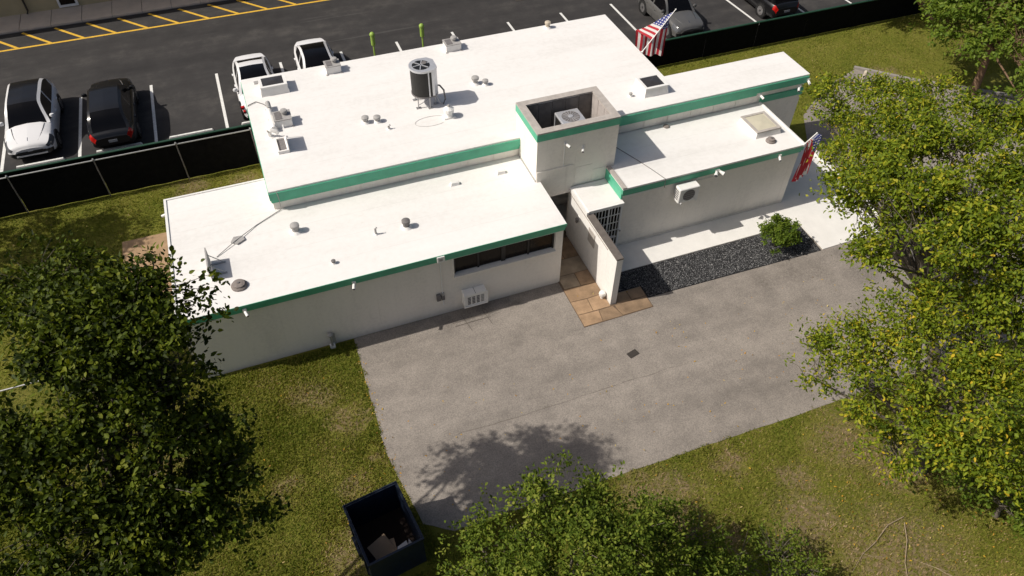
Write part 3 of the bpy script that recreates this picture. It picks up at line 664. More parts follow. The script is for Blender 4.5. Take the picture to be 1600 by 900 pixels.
# turret vent with cable loop
t = thing('turret_vent', 'pale multi-finned turret vent on the upper roof in front of the tall condenser', 'vent', (6.4, 22.95, ZU))
part('base', MB().box(-.22, .22, -.16, .16, 0, .05), 'roof_membrane', t, True)
part('stem', MB().lathe([(.15, .05), (.12, .2)], 0, 0, 12), 'white_paint', t, True)
part('head', MB().lathe([(.12, .2), (.2, .24), (.2, .36), (.1, .42), (.05, .46)], 0, 0, 10), 'white_paint', t, True)
part('knob', MB().lathe([(.06, .46), (.04, .52)], 0, 0, 8), 'vent_grey', t, True)
lp = [(6.2 + -.5 + .62 * math.cos(a), 22.9 + .3 * math.sin(a), ZU + .008) for a in np.linspace(.6, 5.4, 18)]
solid('roof_wire', MB().tube(lp, .006, 4), 'vent_grey', 'thin wire looping on the upper roof around the turret vent', 'wire')
# tall drum condenser on a stand
t = thing('drum_condenser', 'tall black and silver drum-shaped condenser on a steel stand on the upper roof', 'air conditioner', (5.82, 24.15, ZU))
def dshape(r):
    p = [(r * math.cos(a), r * math.sin(a)) for a in np.linspace(R(75), R(285), 18)]
    return p + [(r * .62, -r * .95), (r * 1.0, -r * .55), (r * 1.0, r * .55), (r * .62, r * .95)]
part('body', MB().prism(dshape(.46), .52, 1.52), 'coil_black', t, True)
part('side_panel', MB().prism([(.22, -.455), (.31, -.455), (.475, -.27), (.475, .27), (.31, .455), (.22, .455)], .515, 1.53), 'steel_light', t, True)
part('trim_strip', MB().box(.08, .125, -.475, -.44, .52, 1.52), 'steel_light', t, True)
part('base_pan', MB().prism(dshape(.48), .47, .52), 'vent_dark', t, True)
tp = part('top_ring', MB().prism(dshape(.49), 1.52, 1.60), 'steel_light', t, True)
part('fan_opening', MB().lathe([(.33, 1.601), (.33, 1.606)], -.04, 0, 24), 'black_plastic', tp, True)
for a in (0, 60, 120):
    part('fan_guard', MB().box(-.37, .29, -.018, .018, 1.607, 1.625).rot(R(a + 10), -.04, 0), 'steel_light', tp, True)
part('fan_motor', MB().lathe([(.1, 1.6065), (.1, 1.64)], .1, .08, 14), 'vent_dark', tp, True)
for x, y in ((-.33, -.28), (.1, -.42), (.38, -.2), (-.3, .3), (.3, .35)):
    lg = part('leg', MB().tube([(x, y, 0), (x * .95, y * .95, .5)], .022, 6), 'galv', t, True)
    part('foot', MB().box(x - .09, x + .09, y - .06, y + .06, 0, .025), 'galv', lg, True)
part('brace', MB().tube([(-.33, -.28, .12), (.38, -.2, .38)], .012, 5), 'galv', t, True)
part('hose', MB().tube([(.45, -.05, .7), (.58, -.15, .72), (.70, -.25, .55), (.72, -.32, .2), (.62, -.36, .03)], .032, 8).smooth(), 'vent_dark', t, True)
part('hose', MB().tube([(.3, -.1, .5), (.42, -.2, .35), (.5, -.3, .12), (.58, -.36, .03)], .024, 8).smooth(), 'galv', t, True)
# boxed condenser in the tower
t = thing('box_condenser', 'square silver-topped condenser with round fan inside the roof tower', 'air conditioner', (10.15, 20.35, 3.80))
part('body', MB().box(-.40, .40, -.38, .38, .06, .78), 'coil_black', t, True)
for sx in (-1, 1):
    for sy in (-1, 1): part('corner_post', MB().box(sx * .41 - .03, sx * .41 + .03, sy * .39 - .03, sy * .39 + .03, 0, .79), 'steel_light', t, True)
tp = part('top_panel', MB().cbox(-.45, .45, -.43, .43, .79, .86, .02), 'steel_light', t, True)
part('fan_opening', MB().lathe([(.33, .861), (.33, .866)], 0, 0, 28), 'vent_dark', tp, True)
for k in range(8): part('fan_guard', MB().box(-.32, .32, -.006, .006, .867, .876).rot(R(k * 22.5), 0, 0), 'steel_light', tp, True)
part('fan_hub', MB().lathe([(.09, .877), (.08, .9)], 0, 0, 14), 'steel_light', tp, True)
part('side_panel', MB().box(-.415, -.402, -.35, -.1, .1, .75), 'steel_light', t, True)
part('hose', MB().tube([(-.42, -.2, .35), (-.55, -.3, .3), (-.62, -.4, .05), (-.7, -.5, .0)], .025, 8), 'white_paint', t, True)
part('hose', MB().tube([(-.42, -.1, .5), (-.6, -.2, .4), (-.72, -.4, .05)], .02, 8), 'white_paint', t, True)
solid('hose_coil', MB().tube([(11.02 + .1 * math.cos(a), 20.15 + .1 * math.sin(a), 3.82 + a * .02) for a in np.linspace(0, 18, 60)], .016, 5), 'vent_grey', 'pale coiled hose inside the roof tower beside the condenser', 'hose')
# flat panel antenna and its cable
t = thing('panel_antenna', 'flat upright grey panel on struts at the tree end of the lower roof', 'antenna', (-2.82, 18.7, ZL))
part('panel', MB().box(-.02, .02, -.45, .45, .04, .60), 'vent_grey', t, True)
part('strut', MB().tube([(.02, -.25, .45), (.42, -.25, .01)], .014), 'galv', t, True); part('strut', MB().tube([(.02, .25, .45), (.42, .25, .01)], .014), 'galv', t, True)
part('foot_rail', MB().box(-.05, .46, -.28, -.22, 0, .03).box(-.05, .46, .22, .28, 0, .03), 'galv', t, True)
solid('roof_cable', MB().tube([(-2.6, 19.25, ZL + .02), (-1.95, 19.75, ZL + .075), (-1.2, 20.35, ZL + .02), (-.3, 20.86, ZL + .03), (-.28, 20.78, 3.5), (-.3, 20.79, 3.87)], .014), 'vent_grey', 'thin grey cable across the lower roof from the upright panel to the upper fascia', 'cable')
solid('cable_cover', MB().prism([(-2.1, 19.75), (-1.9, 19.6), (-1.65, 19.75), (-1.7, 19.95), (-1.98, 19.98)], ZL, ZL + .06), 'vent_grey', 'grey five-sided plate lying over the cable on the lower roof', 'plate', (-1.9, 19.8, ZL))
solid('roof_cable', MB().tube([(11.62, 20.8, ZE + .02), (12.05, 20.2, ZE + .015), (12.45, 19.2, ZE + .015), (12.7, 18.5, ZE + .015), (12.9, 17.84, ZE + .02), (12.92, 17.84, 2.58)], .013), 'vent_dark', 'dark cable crossing the east front roof from the tower to the fascia', 'cable')

# ---------------------------------------------------------------- flags
def flag(base, tip, hoist0, hoist, fly, label, seed, spread, ext0, ext1):
    t = thing('flag', label, 'flag', base)
    b = Vector((0, 0, 0)); e = Vector(tip) - Vector(base); d = e.normalized()
    pl = part('pole', MB().tube([b, e], [.022, .016], 8), 'white_paint', t, True)
    part('bracket', MB().box(-.05, .05, -.05, .05, -.08, .06), 'white_paint', t, True)
    part('finial', MB().lathe([(.02, -.02), (.03, 0), (.02, .02)], 0, 0, 8), 'white_paint', pl, True).location = e
    nu, nv = 36, 26; V = []; UV = []
    wv_ = Vector(spread).normalized()
    for i in range(nu + 1):
        for j in range(nv + 1):
            u = i / nu; v = j / nv                    # v: from pole tip downwards along the pole
            p = e - d * (hoist0 + hoist * v)
            ex = ext0 + ext1 * v; q = u * fly; o_ = min(q, ex); hang = max(0, q - ex)
            sag = .10 * ex * math.sin(min(1, q / max(ex, .05)) * 1.57) ** 2
            fold = min(1, hang * 2.5) * .07 * math.sin(v * 19 + u * 2 + seed)
            rip = .03 * math.sin(v * 9 + seed) * min(1, q * 2)
            k_ = hang / (hang + .5)
            V.append(p + wv_ * (o_ + fold) + Vector((-d.x * (v - .5) * -.35 * hoist * k_ + fold * .6, 0, -hang * .96 - sag + rip + .12 * ex * math.sin(v * 7) * min(1, q)))); UV.append((u, v))
    F = [(i * (nv + 1) + j, (i + 1) * (nv + 1) + j, (i + 1) * (nv + 1) + j + 1, i * (nv + 1) + j + 1) for i in range(nu) for j in range(nv)]
    o = part('cloth', MB().add(V, F).smooth(), 'flag_cloth', t, True)
    uvl = o.data.uv_layers.new(name='UVMap')
    for l in o.data.loops: uvl.data[l.index].uv = UV[l.vertex_index]
    return t
flag((15.36, 24.7, 3.80), (16.68, 24.7, 5.50), .14, 1.35, 2.1, 'stars-and-stripes flag on a white pole leaning off the right edge of the upper roof', 1, (-.25, .97, .05), .05, .95)
flag((18.92, 17.95, 2.86), (19.3, 17.86, 3.4), .02, .5, 2.0, 'stars-and-stripes flag hanging limp at the east front roof corner by the tree', 2, (.68, -.73, 0), .20, -.17)

# ---------------------------------------------------------------- fences
F1 = thing('chain_link_fence', 'black screened chain-link fence with pale top rail behind the back lawn', 'fence', (-8, 27.8, 0))
xs = [-15.9, -12.83, -9.78, -6.72, -3.64, -.72]
for x in xs:
    po_ = part('post', MB().tube([(x, 27.8, 0), (x, 27.8, 1.83)], .025, 8), 'vent_dark', F1)
    part('post_cap', MB().lathe([(.04, 1.83), (.04, 1.86), (.015, 1.89)], x, 27.8, 8), 'galv', po_)
for a, b in zip(xs[:-1], xs[1:]):
    part('rail', MB().tube([(a + .03, 27.8, 1.79), (b - .03, 27.8, 1.79)], .028, 8), 'galv', F1)
    n = 12; mb = MB()
    V = []; Fc = []
    for i in range(n + 1):
        for z in (.03, .5, 1.0, 1.4, 1.76): V.append((a + .02 + (b - a - .04) * i / n, 27.845 + .018 * math.sin(i * 1.3 + z * 3), z))
    for i in range(n):
        for k in range(4): Fc.append((i * 5 + k, (i + 1) * 5 + k, (i + 1) * 5 + k + 1, i * 5 + k + 1))
    part('screen_panel', mb.add(V, Fc).smooth(), 'mesh_black', F1)
def green_fence(x0, x1, h, label):
    f = thing('screened_fence', label, 'fence', ((x0 + x1) / 2, 29.05, 0)); n = int((x1 - x0) / 3.05); st = (x1 - x0) / n
    for k in range(n + 1): part('post', MB().tube([(x0 + k * st, 29.08, 0), (x0 + k * st, 29.08, h - .02)], .03, 6), 'dark_green', f)
    for k in range(n):
        a = x0 + k * st
        part('screen_panel', MB().box(a + .01, a + st - .01, 29.02, 29.04, .02, h - .03), 'mesh_black', f)
        part('top_band', MB().box(a + .005, a + st - .005, 28.99, 29.10, h - .03, h + .02), 'dark_green', f)
green_fence(-18.0, 12.5, 1.22, 'low black fence with dark green top band left of the building')
green_fence(15.6, 46.1, 1.40, 'black screened fence with dark green top band between right lawn and car park')
F3 = thing('chain_link_fence', 'low galvanised chain-link fence running left from the front corner beneath the dark tree', 'fence', (-8, 17.1, 0))
xs = [-13.2, -10.15, -7.1, -4.05]
for x in xs: part('post', MB().tube([(x, 17.1, 0), (x, 17.1, 1.84)], .028, 8), 'galv', F3)
for a, b in zip(xs[:-1], xs[1:]):
    part('rail', MB().tube([(a + .03, 17.1, 1.80), (b - .03, 17.1, 1.80)], .026, 8), 'galv', F3)
    wr = MB()
    L = b - a; hh = 1.75; st = .085
    for k in range(int((L + hh) / st)):
        for s in (1, -1):
            x = a - hh + k * st if s > 0 else a + k * st
            z0, z1 = .02, .02 + hh
            xa, xb = (x, x + hh) if s > 0 else (x + hh - 0, x)
            if s < 0: xa, xb = x, x - hh
            t0 = max(0, (a - xa) / (xb - xa)) if xb > xa else max(0, (xa - b) / (xa - xb))
            t1 = min(1, (b - xa) / (xb - xa)) if xb > xa else min(1, (xa - a) / (xa - xb))
            if t1 - t0 < .02: continue
            p0 = (xa + (xb - xa) * t0, 17.1 + .003 * s, z0 + hh * t0); p1 = (xa + (xb - xa) * t1, 17.1 + .003 * s, z0 + hh * t1)
            wr.add([(p0[0] - .002, p0[1], p0[2]), (p0[0] + .002, p0[1], p0[2]), (p1[0] + .002, p1[1], p1[2]), (p1[0] - .002, p1[1], p1[2])], [(0, 1, 2, 3)])
    tag(part('wire_mesh', wr, 'galv', F3), kind='stuff')

# ---------------------------------------------------------------- car-park things
WS = ['white wheel stop in front of the white sport utility car', 'white wheel stop behind the black sport utility car', 'white wheel stop in the empty bay left of the building corner',
      'white wheel stop at the nose of the white car nearest the building corner']
for x, l in zip((-9.45, -6.3, -3.28, -.15, 21.4, 24.72, 27.9), WS + ['white wheel stop in front of the grey car', 'white wheel stop in the empty bay right of the grey car', 'white wheel stop in front of the rightmost black car']):
    t = thing('wheel_stop', l, 'wheel stop', (x, 31.0 if x < 20 else 31.08, .01), 'wheel stops along the fence')
    part('block', MB().add([(-.95, -.08, 0), (.95, -.08, 0), (.95, .08, 0), (-.95, .08, 0), (-.91, -.05, .11), (.91, -.05, .11), (.91, .05, .11), (-.91, .05, .11)], [(0, 1, 5, 4), (1, 2, 6, 5), (2, 3, 7, 6), (3, 0, 4, 7), (4, 5, 6, 7)]), 'line_white', t, True)
    for s in (-.6, .6): part('pin', MB().lathe([(.018, .11), (.018, .118)], s, 0, 6), 'vent_grey', t, True)
for x, l in ((5.22, 'lime green charging post behind the roof edge, left one of the two'), (7.44, 'lime green charging post behind the roof edge, right one of the two')):
    t = thing('charging_post', l, 'post', (x, 30.3, .01), 'lime green posts')
    part('pole', MB().tube([(0, 0, 0), (0, 0, 3.3)], .04, 8), 'lime', t, True)
    h = part('head', MB().lathe([(.05, 3.1), (.095, 3.15), (.095, 3.45), (.095, 3.6)], 0, 0, 12).smooth(), 'lime', t, True)
    part('cap', MB().lathe([(.115, 3.6), (.115, 3.66), (.07, 3.72), (.01, 3.74)], 0, 0, 12).smooth(), 'lime', h, True)
t = thing('bollard', 'short pale tan bollard standing on the asphalt path at right', 'bollard', (27.75, 24.1, .012))
part('shaft', MB().lathe([(.1, 0), (.1, .72)], 0, 0, 12).smooth(), 'bollard_tan', t, True); part('cap', MB().lathe([(.1, .72), (.08, .77), (.01, .79)], 0, 0, 12).smooth(), 'bollard_tan', t, True)
t = thing('drain_cover', 'small dark iron drain cover set in the driveway', 'drain', (9.56, 13.06, .012))
part('frame', MB().box(-.19, .19, -.12, -.09, 0, .012).box(-.19, .19, .09, .12, 0, .012).box(-.19, -.16, -.09, .09, 0, .012).box(.16, .19, -.09, .09, 0, .012).rot(.25, 0, 0), 'iron', t, True)
part('lid', MB().box(-.155, .155, -.085, .085, 0, .009).rot(.25, 0, 0), 'iron', t, True)

# far building with deep eave
H2 = thing('far_building', 'tan stucco building with overhanging eave beyond the car park sidewalk', 'building', (-8, 47, 0))
part('wall', MB().box(-60, 30, 45.3, 58, .1, 5.6), 'beige_wall', H2)
part('eave', MB().box(-61, 31, 43.75, 59, 5.6, 5.95), 'beige_wall', H2)
part('base_trim', MB().box(-60, 30, 45.28, 45.3, .15, .24), 'beige_wall', H2)
for x in (-24.9, -17.7, -10.55, -3.4, 3.75):
    d = part('downpipe', MB().tube([(x, 45.22, 5.5), (x, 45.22, .3), (x - .05, 45.1, .2)], .05, 8), 'brown_trim', H2)
for x in (-22.9, -15.7, -8.93, -1.4, 5.75):
    f = part('window', MB().box(x - .06, x + .92, 45.2, 45.3, .22, 1.9), 'white_paint', H2)
    part('pane', MB().box(x + .06, x + .80, 45.185, 45.2, .36, 1.8), 'window_dark', f)

# ---------------------------------------------------------------- cars
def interp(xs, ys, x):
    # smooth monotone interpolation
    i = max(0, min(len(xs) - 2, int(np.searchsorted(xs, x)) - 1)); t = (x - xs[i]) / (xs[i + 1] - xs[i])
    m = lambda k: 0 if k <= 0 or k >= len(xs) - 1 else (ys[k + 1] - ys[k - 1]) / (xs[k + 1] - xs[k - 1])
    h = xs[i + 1] - xs[i]; t2, t3 = t * t, t * t * t
    return (2 * t3 - 3 * t2 + 1) * ys[i] + (t3 - 2 * t2 + t) * h * m(i) + (-2 * t3 + 3 * t2) * ys[i + 1] + (t3 - t2) * h * m(i + 1)
def car(label, cx, cy, away, L, Wd, Hh, paint, roofmat, style, tail='lamp_red', plate=True, roof_split=None, redlamp=False):
    t = thing('parked_car', label, 'car', (cx, cy, .01), 'cars parked in the bays behind the building', math.pi if away else 0)
    sx = [0, .012, .045, .12, .22, .32, .5, .7, .85, .94, .985, 1]
    wv = [.62, .80, .91, .965, .99, 1, 1, 1, .985, .93, .84, .72]
    suv = style == 'suv'
    if not suv: wv = [.50, .70, .84, .94, .98, 1, 1, .985, .93, .81, .63, .42]
    hz = [.66, .76, .83, .90, .95, .99, 1.0, 1.02, 1.04, 1.02, .95, .80] if suv else [.55, .65, .71, .78, .84, .88, .91, .94, .97, .98, .93, .78]
    lz = [.42, .30, .25, .22, .2, .2, .2, .2, .22, .27, .34, .45]
    ns = 46; st = [interp([0, .25, .75, 1], [0, .18, .82, 1], i / ns) for i in range(ns + 1)]
    W2 = Wd / 2; rows = []
    def sec(s):
        w_, zs, zl = interp(sx, wv, s) * W2, interp(sx, hz, s), interp(sx, lz, s)
        hood = .05 if s < .3 else .02
        return [(.80 * w_, zl), (.97 * w_, zl + .1), (1.0 * w_, .55 if zs > .7 else (zl + zs) / 2), (.99 * w_, zs - .22 if zs > .8 else zs - .1), (.955 * w_, zs - .08), (.86 * w_, zs), (.5 * w_, zs + hood), (0, zs + hood * 1.35)]
    rows = [sec(s) for s in st]; K = 8
    keys = {}
    V = []
    for i, s in enumerate(st):
        for sg in (1, -1):
            for k in range(K): V.append((sg * rows[i][k][0], -L / 2 + s * L, rows[i][k][1]))
    idx = lambda i, sg, k: i * 16 + (0 if sg > 0 else 8) + k
    for i in range(ns):
        sm = (st[i] + st[i + 1]) / 2
        for sg in (1, -1):
            for k in range(7):
                f = (idx(i, sg, k), idx(i + 1, sg, k), idx(i + 1, sg, k + 1), idx(i, sg, k + 1))
                if sg < 0: f = f[::-1]
                key = 'body'
                if sm < .115 and sm > .012 and k in (3, 4): key = ('headlight', sg)
                elif sm < .03 and k in (0, 1): key = 'bumper_trim'
                elif sm > .955 and k in (3, 4): key = ('taillight', sg)
                elif k == 0: key = 'sill'
                keys.setdefault(key, []).append(f)
    for i, rv in ((0, False), (ns, True)):
        for k in range(7):
            f = (idx(i, 1, k), idx(i, 1, k + 1), idx(i, -1, k + 1), idx(i, -1, k))
            keys.setdefault('body' if (i and k != 0) else ('grille' if k in (1, 2, 3) else 'bumper_trim' if k == 0 else 'body'), []).append(f if not rv else f[::-1])
    def mk(name, fs, mat, par=t):
        used = sorted({v for f in fs for v in f}); mp = {v: i for i, v in enumerate(used)}
        return part(name, MB().add([V[v] for v in used], [tuple(mp[v] for v in f) for f in fs]).smooth(), mat, par, True)
    bmat = paint
    for key, fs in keys.items():
        if key == 'body': body = mk('body', fs, bmat)
    for key, fs in keys.items():
        if key == 'body': continue
        if isinstance(key, tuple): mk(key[0], fs, 'lamp_clear' if key[0] == 'headlight' else tail)
        else: mk(key, fs, 'black_plastic')
    # cabin
    sc, sr0, sr1, se = (.27, .43, .80, .955) if suv else (.27, .46, .68, .88)
    ms = 30; V2 = []; ss = [sc + (se - sc) * i / ms for i in range(ms + 1)]
    for s in ss:
        w_ = interp(sx, wv, s) * W2; zb = interp(sx, hz, s) - .01
        zt = interp([sc, (sc + sr0) / 2 + .01, sr0, (sr0 + sr1) / 2, sr1, (sr1 + se) / 2, se], [zb + .02, zb + (Hh - zb) * .62, Hh - .03, Hh, Hh - .05, zb + (Hh - zb) * (.66 if suv else .6), zb + .03], s)
        q = (zt - zb) / (Hh - zb); wb = .885 * w_; wt = (.885 - .20 * min(1, q * 1.02)) * w_
        zr = zb + (zt - zb) * .90
        for sg in (1, -1):
            V2 += [(sg * wb, -L / 2 + s * L, zb - .01), (sg * (wb * .45 + wt * .55), -L / 2 + s * L, zb + (zr - zb) * .55), (sg * (wt + .015), -L / 2 + s * L, zr), (sg * wt * .86, -L / 2 + s * L, zt), (sg * wt * .4, -L / 2 + s * L, zt + .018 * q), (0, -L / 2 + s * L, zt + .025 * q)]
    V = V2
    idx = lambda i, sg, k: i * 12 + (0 if sg > 0 else 6) + k
    keys = {}
    mid = sc + (se - sc) * .47
    for i in range(ms):
        sm = (ss[i] + ss[i + 1]) / 2
        for sg in (1, -1):
            for k in range(5):
                f = (idx(i, sg, k), idx(i + 1, sg, k), idx(i + 1, sg, k + 1), idx(i, sg, k + 1))
                if sg < 0: f = f[::-1]
                if k <= 1:
                    if sm < sc + .05 or sm > se - (.07 if suv else .10): key = 'pillar'
                    elif abs(sm - mid) < .012: key = 'pillar'
                    else: key = ('side_window', sg, sm > mid)
                elif k == 2: key = 'pillar'
                else:
                    key = 'windscreen' if sm < sr0 - .01 else 'rear_window' if sm > sr1 + (.015 if suv else 0) else 'roof'
                    if roof_split and key == 'roof' and sm > roof_split: key = 'roof_rear'
                keys.setdefault(key, []).append(f)
    for key, fs in keys.items():
        n = key[0] if isinstance(key, tuple) else key
        mat = {'pillar': paint, 'side_window': 'car_glass', 'windscreen': 'car_glass', 'rear_window': 'car_glass', 'roof': roofmat, 'roof_rear': paint}[n]
        mk({'pillar': 'pillar_frame', 'roof_rear': 'roof'}.get(n, n), fs, mat)
    # wheels
    for y in (-L / 2 + .19 * L, -L / 2 + .785 * L):
        for sg in (1, -1):
            n = 22; r0 = .36 if suv else .34; xo = sg * (W2 * .995 + .012)
            def ring(r, x): return [(x, y + r * math.cos(2 * math.pi * k / n), r0 + r * math.sin(2 * math.pi * k / n)) for k in range(n)]
            part('wheel_arch', MB().add(ring(r0 + .075, sg * (W2 * .995 + .004)) + ring(r0 + .075, sg * W2 * .8), [tuple(range(n))[::sg], tuple(range(n, 2 * n))[::-sg]] + [(k, (k + 1) % n, n + (k + 1) % n, n + k)[::-sg] for k in range(n)]), 'black_plastic', t, True)
            V3 = ring(r0, sg * (W2 * .7)) + ring(r0, sg * (W2 * .995 + .0)) + ring(r0 * .93, xo) + ring(r0 * .66, xo)
            wh = part('wheel', MB().add(V3, [(j * n + k, j * n + (k + 1) % n, (j + 1) * n + (k + 1) % n, (j + 1) * n + k)[::-sg] for j in range(3) for k in range(n)]).smooth(), 'tyre', t, True)
            part('hub_disc', MB().add(ring(r0 * .66, xo - sg * .004), [tuple(range(n))[::sg]]), 'vent_dark', wh, True)
            rm = MB()
            for a in range(5):
                c, s_ = math.cos(a * 2 * math.pi / 5), math.sin(a * 2 * math.pi / 5); wsp = .045
                rm.add([(xo + sg * .004, y - s_ * wsp, r0 + c * wsp), (xo + sg * .004, y + s_ * wsp, r0 - c * wsp), (xo + sg * .004, y + c * r0 * .62 + s_ * wsp, r0 + s_ * r0 * .62 - c * wsp), (xo + sg * .004, y + c * r0 * .62 - s_ * wsp, r0 + s_ * r0 * .62 + c * wsp)], [(0, 1, 2, 3)])
            o_ = ring(r0 * .68, xo + sg * .005) + ring(r0 * .58, xo + sg * .005)
            rm.add(o_, [(k, (k + 1) % n, n + (k + 1) % n, n + k) for k in range(n)])
            part('rim', rm, 'rim', wh, True)
    # mirrors
    for sg in (1, -1):
        y = -L / 2 + (sc + .06) * L; zb = interp(sx, hz, sc + .06)
        mb = MB().lathe([(.02, -.08), (.085, -.05), (.10, .02), (.07, .08), (.01, .1)], 0, 0, 10)
        mb.v = [(sg * (W2 * .93 + .08 + x * 1.15), y + yy * .8, zb + .12 + z) for x, yy, z in mb.v]
        part('mirror', mb.smooth(), paint if paint != 'paint_black' else 'paint_black', t, True)
        part('mirror_stalk', MB().box(min(sg * W2 * .86, sg * (W2 * .93 + .02)), max(sg * W2 * .86, sg * (W2 * .93 + .02)), y - .03, y + .03, zb + .02, zb + .07), 'black_plastic', t, True)
    # bumpers, plate, badge, door seams, handles
    part('bumper_lip', MB().box(-W2 * .6, W2 * .6, -L / 2 - .02, -L / 2 + .05, .38, .44), paint, t, True)
    for sg in (1, -1):
        part('fog_intake', MB().box(min(sg * W2 * .52, sg * W2 * .74), max(sg * W2 * .52, sg * W2 * .74), -L / 2 - .005 + .012, -L / 2 + .1, .46, .56), 'black_plastic', t, True)
        for s in (.33, .56, .76):
            wq = interp(sx, wv, s) * W2
            part('door_seam', MB().add([(sg * (wq + .003), -L / 2 + s * L, .3), (sg * (wq + .003), -L / 2 + s * L + .015, .3), (sg * (wq * .97 + .006), -L / 2 + s * L + .015, interp(sx, hz, s) - .1), (sg * (wq * .97 + .006), -L / 2 + s * L, interp(sx, hz, s) - .1)], [(0, 1, 2, 3)]), 'black_plastic', t, True)
        for s in (.50, .70):
            part('door_handle', MB().box(min(sg * W2 * .975, sg * (W2 + .025)), max(sg * W2 * .975, sg * (W2 + .025)), -L / 2 + s * L, -L / 2 + s * L + .18, interp(sx, hz, s) - .22, interp(sx, hz, s) - .19), paint, t, True)
    for sg in (1, -1):
        pts = [(sg * W2 * f, -L / 2 + q * L, interp(sx, hz, q) + .045) for f, q in ((.40, .05), (.52, .12), (.60, .19), (.66, .265))]
        part('hood_crease', MB().tube(pts, .012, 4), 'black_plastic' if paint != 'paint_black' else 'vent_dark', t, True)
        part('air_intake', MB().box(min(sg * W2 * .1, sg * W2 * .5), max(sg * W2 * .1, sg * W2 * .5), -L / 2 - .012, -L / 2 + .06, .50, .60), 'black_plastic', t, True)
    part('hood_seam', MB().add([(-.012, -L / 2 + .06 * L, interp(sx, hz, .06) + .072), (.012, -L / 2 + .06 * L, interp(sx, hz, .06) + .072), (.012, -L / 2 + .1 * L, interp(sx, hz, .1) + .072), (-.012, -L / 2 + .1 * L, interp(sx, hz, .1) + .072)], [(0, 1, 2, 3)]), 'chrome', t, True)
    if plate:
        part('licence_plate', MB().box(-.17, .17, L / 2 - .005, L / 2 + .02, .58, .70), 'plate', t, True)
    if redlamp:
        for q, z in ((.035, .66), (.085, .74)):
            part('marker_lamp', MB().box(-W2 * (.90 if q < .05 else .965), -W2 * .80, -L / 2 + q * L, -L / 2 + q * L + .14, z - .07, z + .03), 'lamp_red', t, True)
    return t
car('white sport utility car with black roof, leftmost in the car park, nose to the fence', -9.62, 33.65, False, 4.9, 1.98, 1.68, 'paint_white', 'paint_black', 'suv', plate=False)
car('black sport utility car with red tail lamps backed up to the fence', -6.35, 33.15, True, 4.85, 1.96, 1.68, 'paint_black', 'paint_black', 'suv')
car('white saloon car with black glass half-roof beside the upper roof corner', -.03, 33.12, False, 4.7, 1.86, 1.44, 'paint_white', 'car_glass', 'saloon', plate=False, roof_split=.57, redlamp=True)
car('white saloon car with full black glass roof partly behind the roof edge vent', 2.98, 33.55, False, 4.75, 1.88, 1.44, 'paint_white', 'car_glass', 'saloon', plate=False)
car('grey crossover car near the leaning flag, nose to the fence', 21.9, 32.95, False, 4.6, 1.90, 1.60, 'paint_grey', 'car_glass', 'suv', plate=False)
car('black car at the far right of the car park backed up to the fence', 27.85, 33.1, True, 4.7, 1.9, 1.55, 'paint_black', 'paint_black', 'suv')

# ---------------------------------------------------------------- dumpster
D = thing('dumpster', 'open-topped dark blue steel dumpster at the driveway edge', 'dumpster', (.17, 9.39, 0), None, R(8))
a, b, h = .74, .90, 1.5
body = part('bin_wall', MB().box(-a, a, -b, -b + .04, .12, h).box(-a, a, b - .04, b, .12, h).box(-a, -a + .04, -b + .04, b - .04, .12, h).box(a - .04, a, -b + .04, b - .04, .12, h), 'navy_steel', D, True)
part('bin_floor', MB().box(-a + .04, a - .04, -b + .04, b - .04, .12, .17), 'rust_floor', D, True)
part('rim', MB().box(-a - .03, a + .03, -b - .03, -b, h - .05, h + .03).box(-a - .03, a + .03, b, b + .03, h - .05, h + .03).box(-a - .03, -a, -b, b, h - .05, h + .03).box(a, a + .03, -b, b, h - .05, h + .03), 'navy_steel', D, True)
for y in (-.55, -.1, .35): part('rib', MB().box(-a - .05, -a, y, y + .07, .15, h - .06), 'navy_steel', D, True); part('rib', MB().box(a, a + .05, y, y + .07, .15, h - .06), 'navy_steel', D, True)
for s in (-1, 1): part('lift_sleeve', MB().box(min(s * a, s * (a + .1)), max(s * a, s * (a + .1)), -.25, .3, .75, .92), 'navy_steel', D, True)
for s in (-.55, .55):
    for y in (-.7, .7): part('skid', MB().box(s - .06, s + .06, y - .08, y + .08, 0, .12), 'iron', D, True)
solid('cardboard_sheet', MB().box(-.28, .28, -.38, .38, -.02, .02).rot(R(25), 0, 0), 'cardboard', 'flattened brown cardboard box lying inside the dumpster', 'cardboard', (0, 0, 0)).location = (.02, 8.95, .75)
bpy.data.objects['cardboard_sheet'].rotation_euler = (.25, .1, 0)
solid('cardboard_scrap', MB().box(-.3, .3, -.3, .3, -.28, .28), 'cardboard', 'brown carton at the bottom of the dumpster under the flattened sheet', 'carton', (0, 0, 0)).location = (.05, 8.95, .46)
solid('paper_scrap', MB().add([(-.2, -.15, 0), (.2, -.18, .02), (.16, .2, .05), (-.1, .12, .02), (-.2, -.15, -.01), (.2, -.18, .01), (.16, .2, .04), (-.1, .12, .01)], [(0, 1, 2, 3), (7, 6, 5, 4)]), 'paper', 'crumpled pale paper scrap at the dumpster front wall', 'paper').location = (.48, 8.85, .72)
solid('paper_scrap', MB().add([(-.1, -.1, 0), (.12, -.1, .02), (.0, .18, .05), (-.1, -.1, -.01), (.12, -.1, .01), (0, .18, .04)], [(0, 1, 2), (5, 4, 3)]), 'paper', 'torn triangular white paper at the right side of the dumpster', 'paper').location = (.72, 9.0, .5)
solid('blue_bag', MB().lathe([(.1, 0), (.3, .1), (.33, .3), (.2, .5), (.05, .56)], 0, 0, 9).smooth(), 'navy_steel', 'dark blue rubbish bag in the near left corner of the dumpster', 'bag').location = (-.2, 8.8, .17)

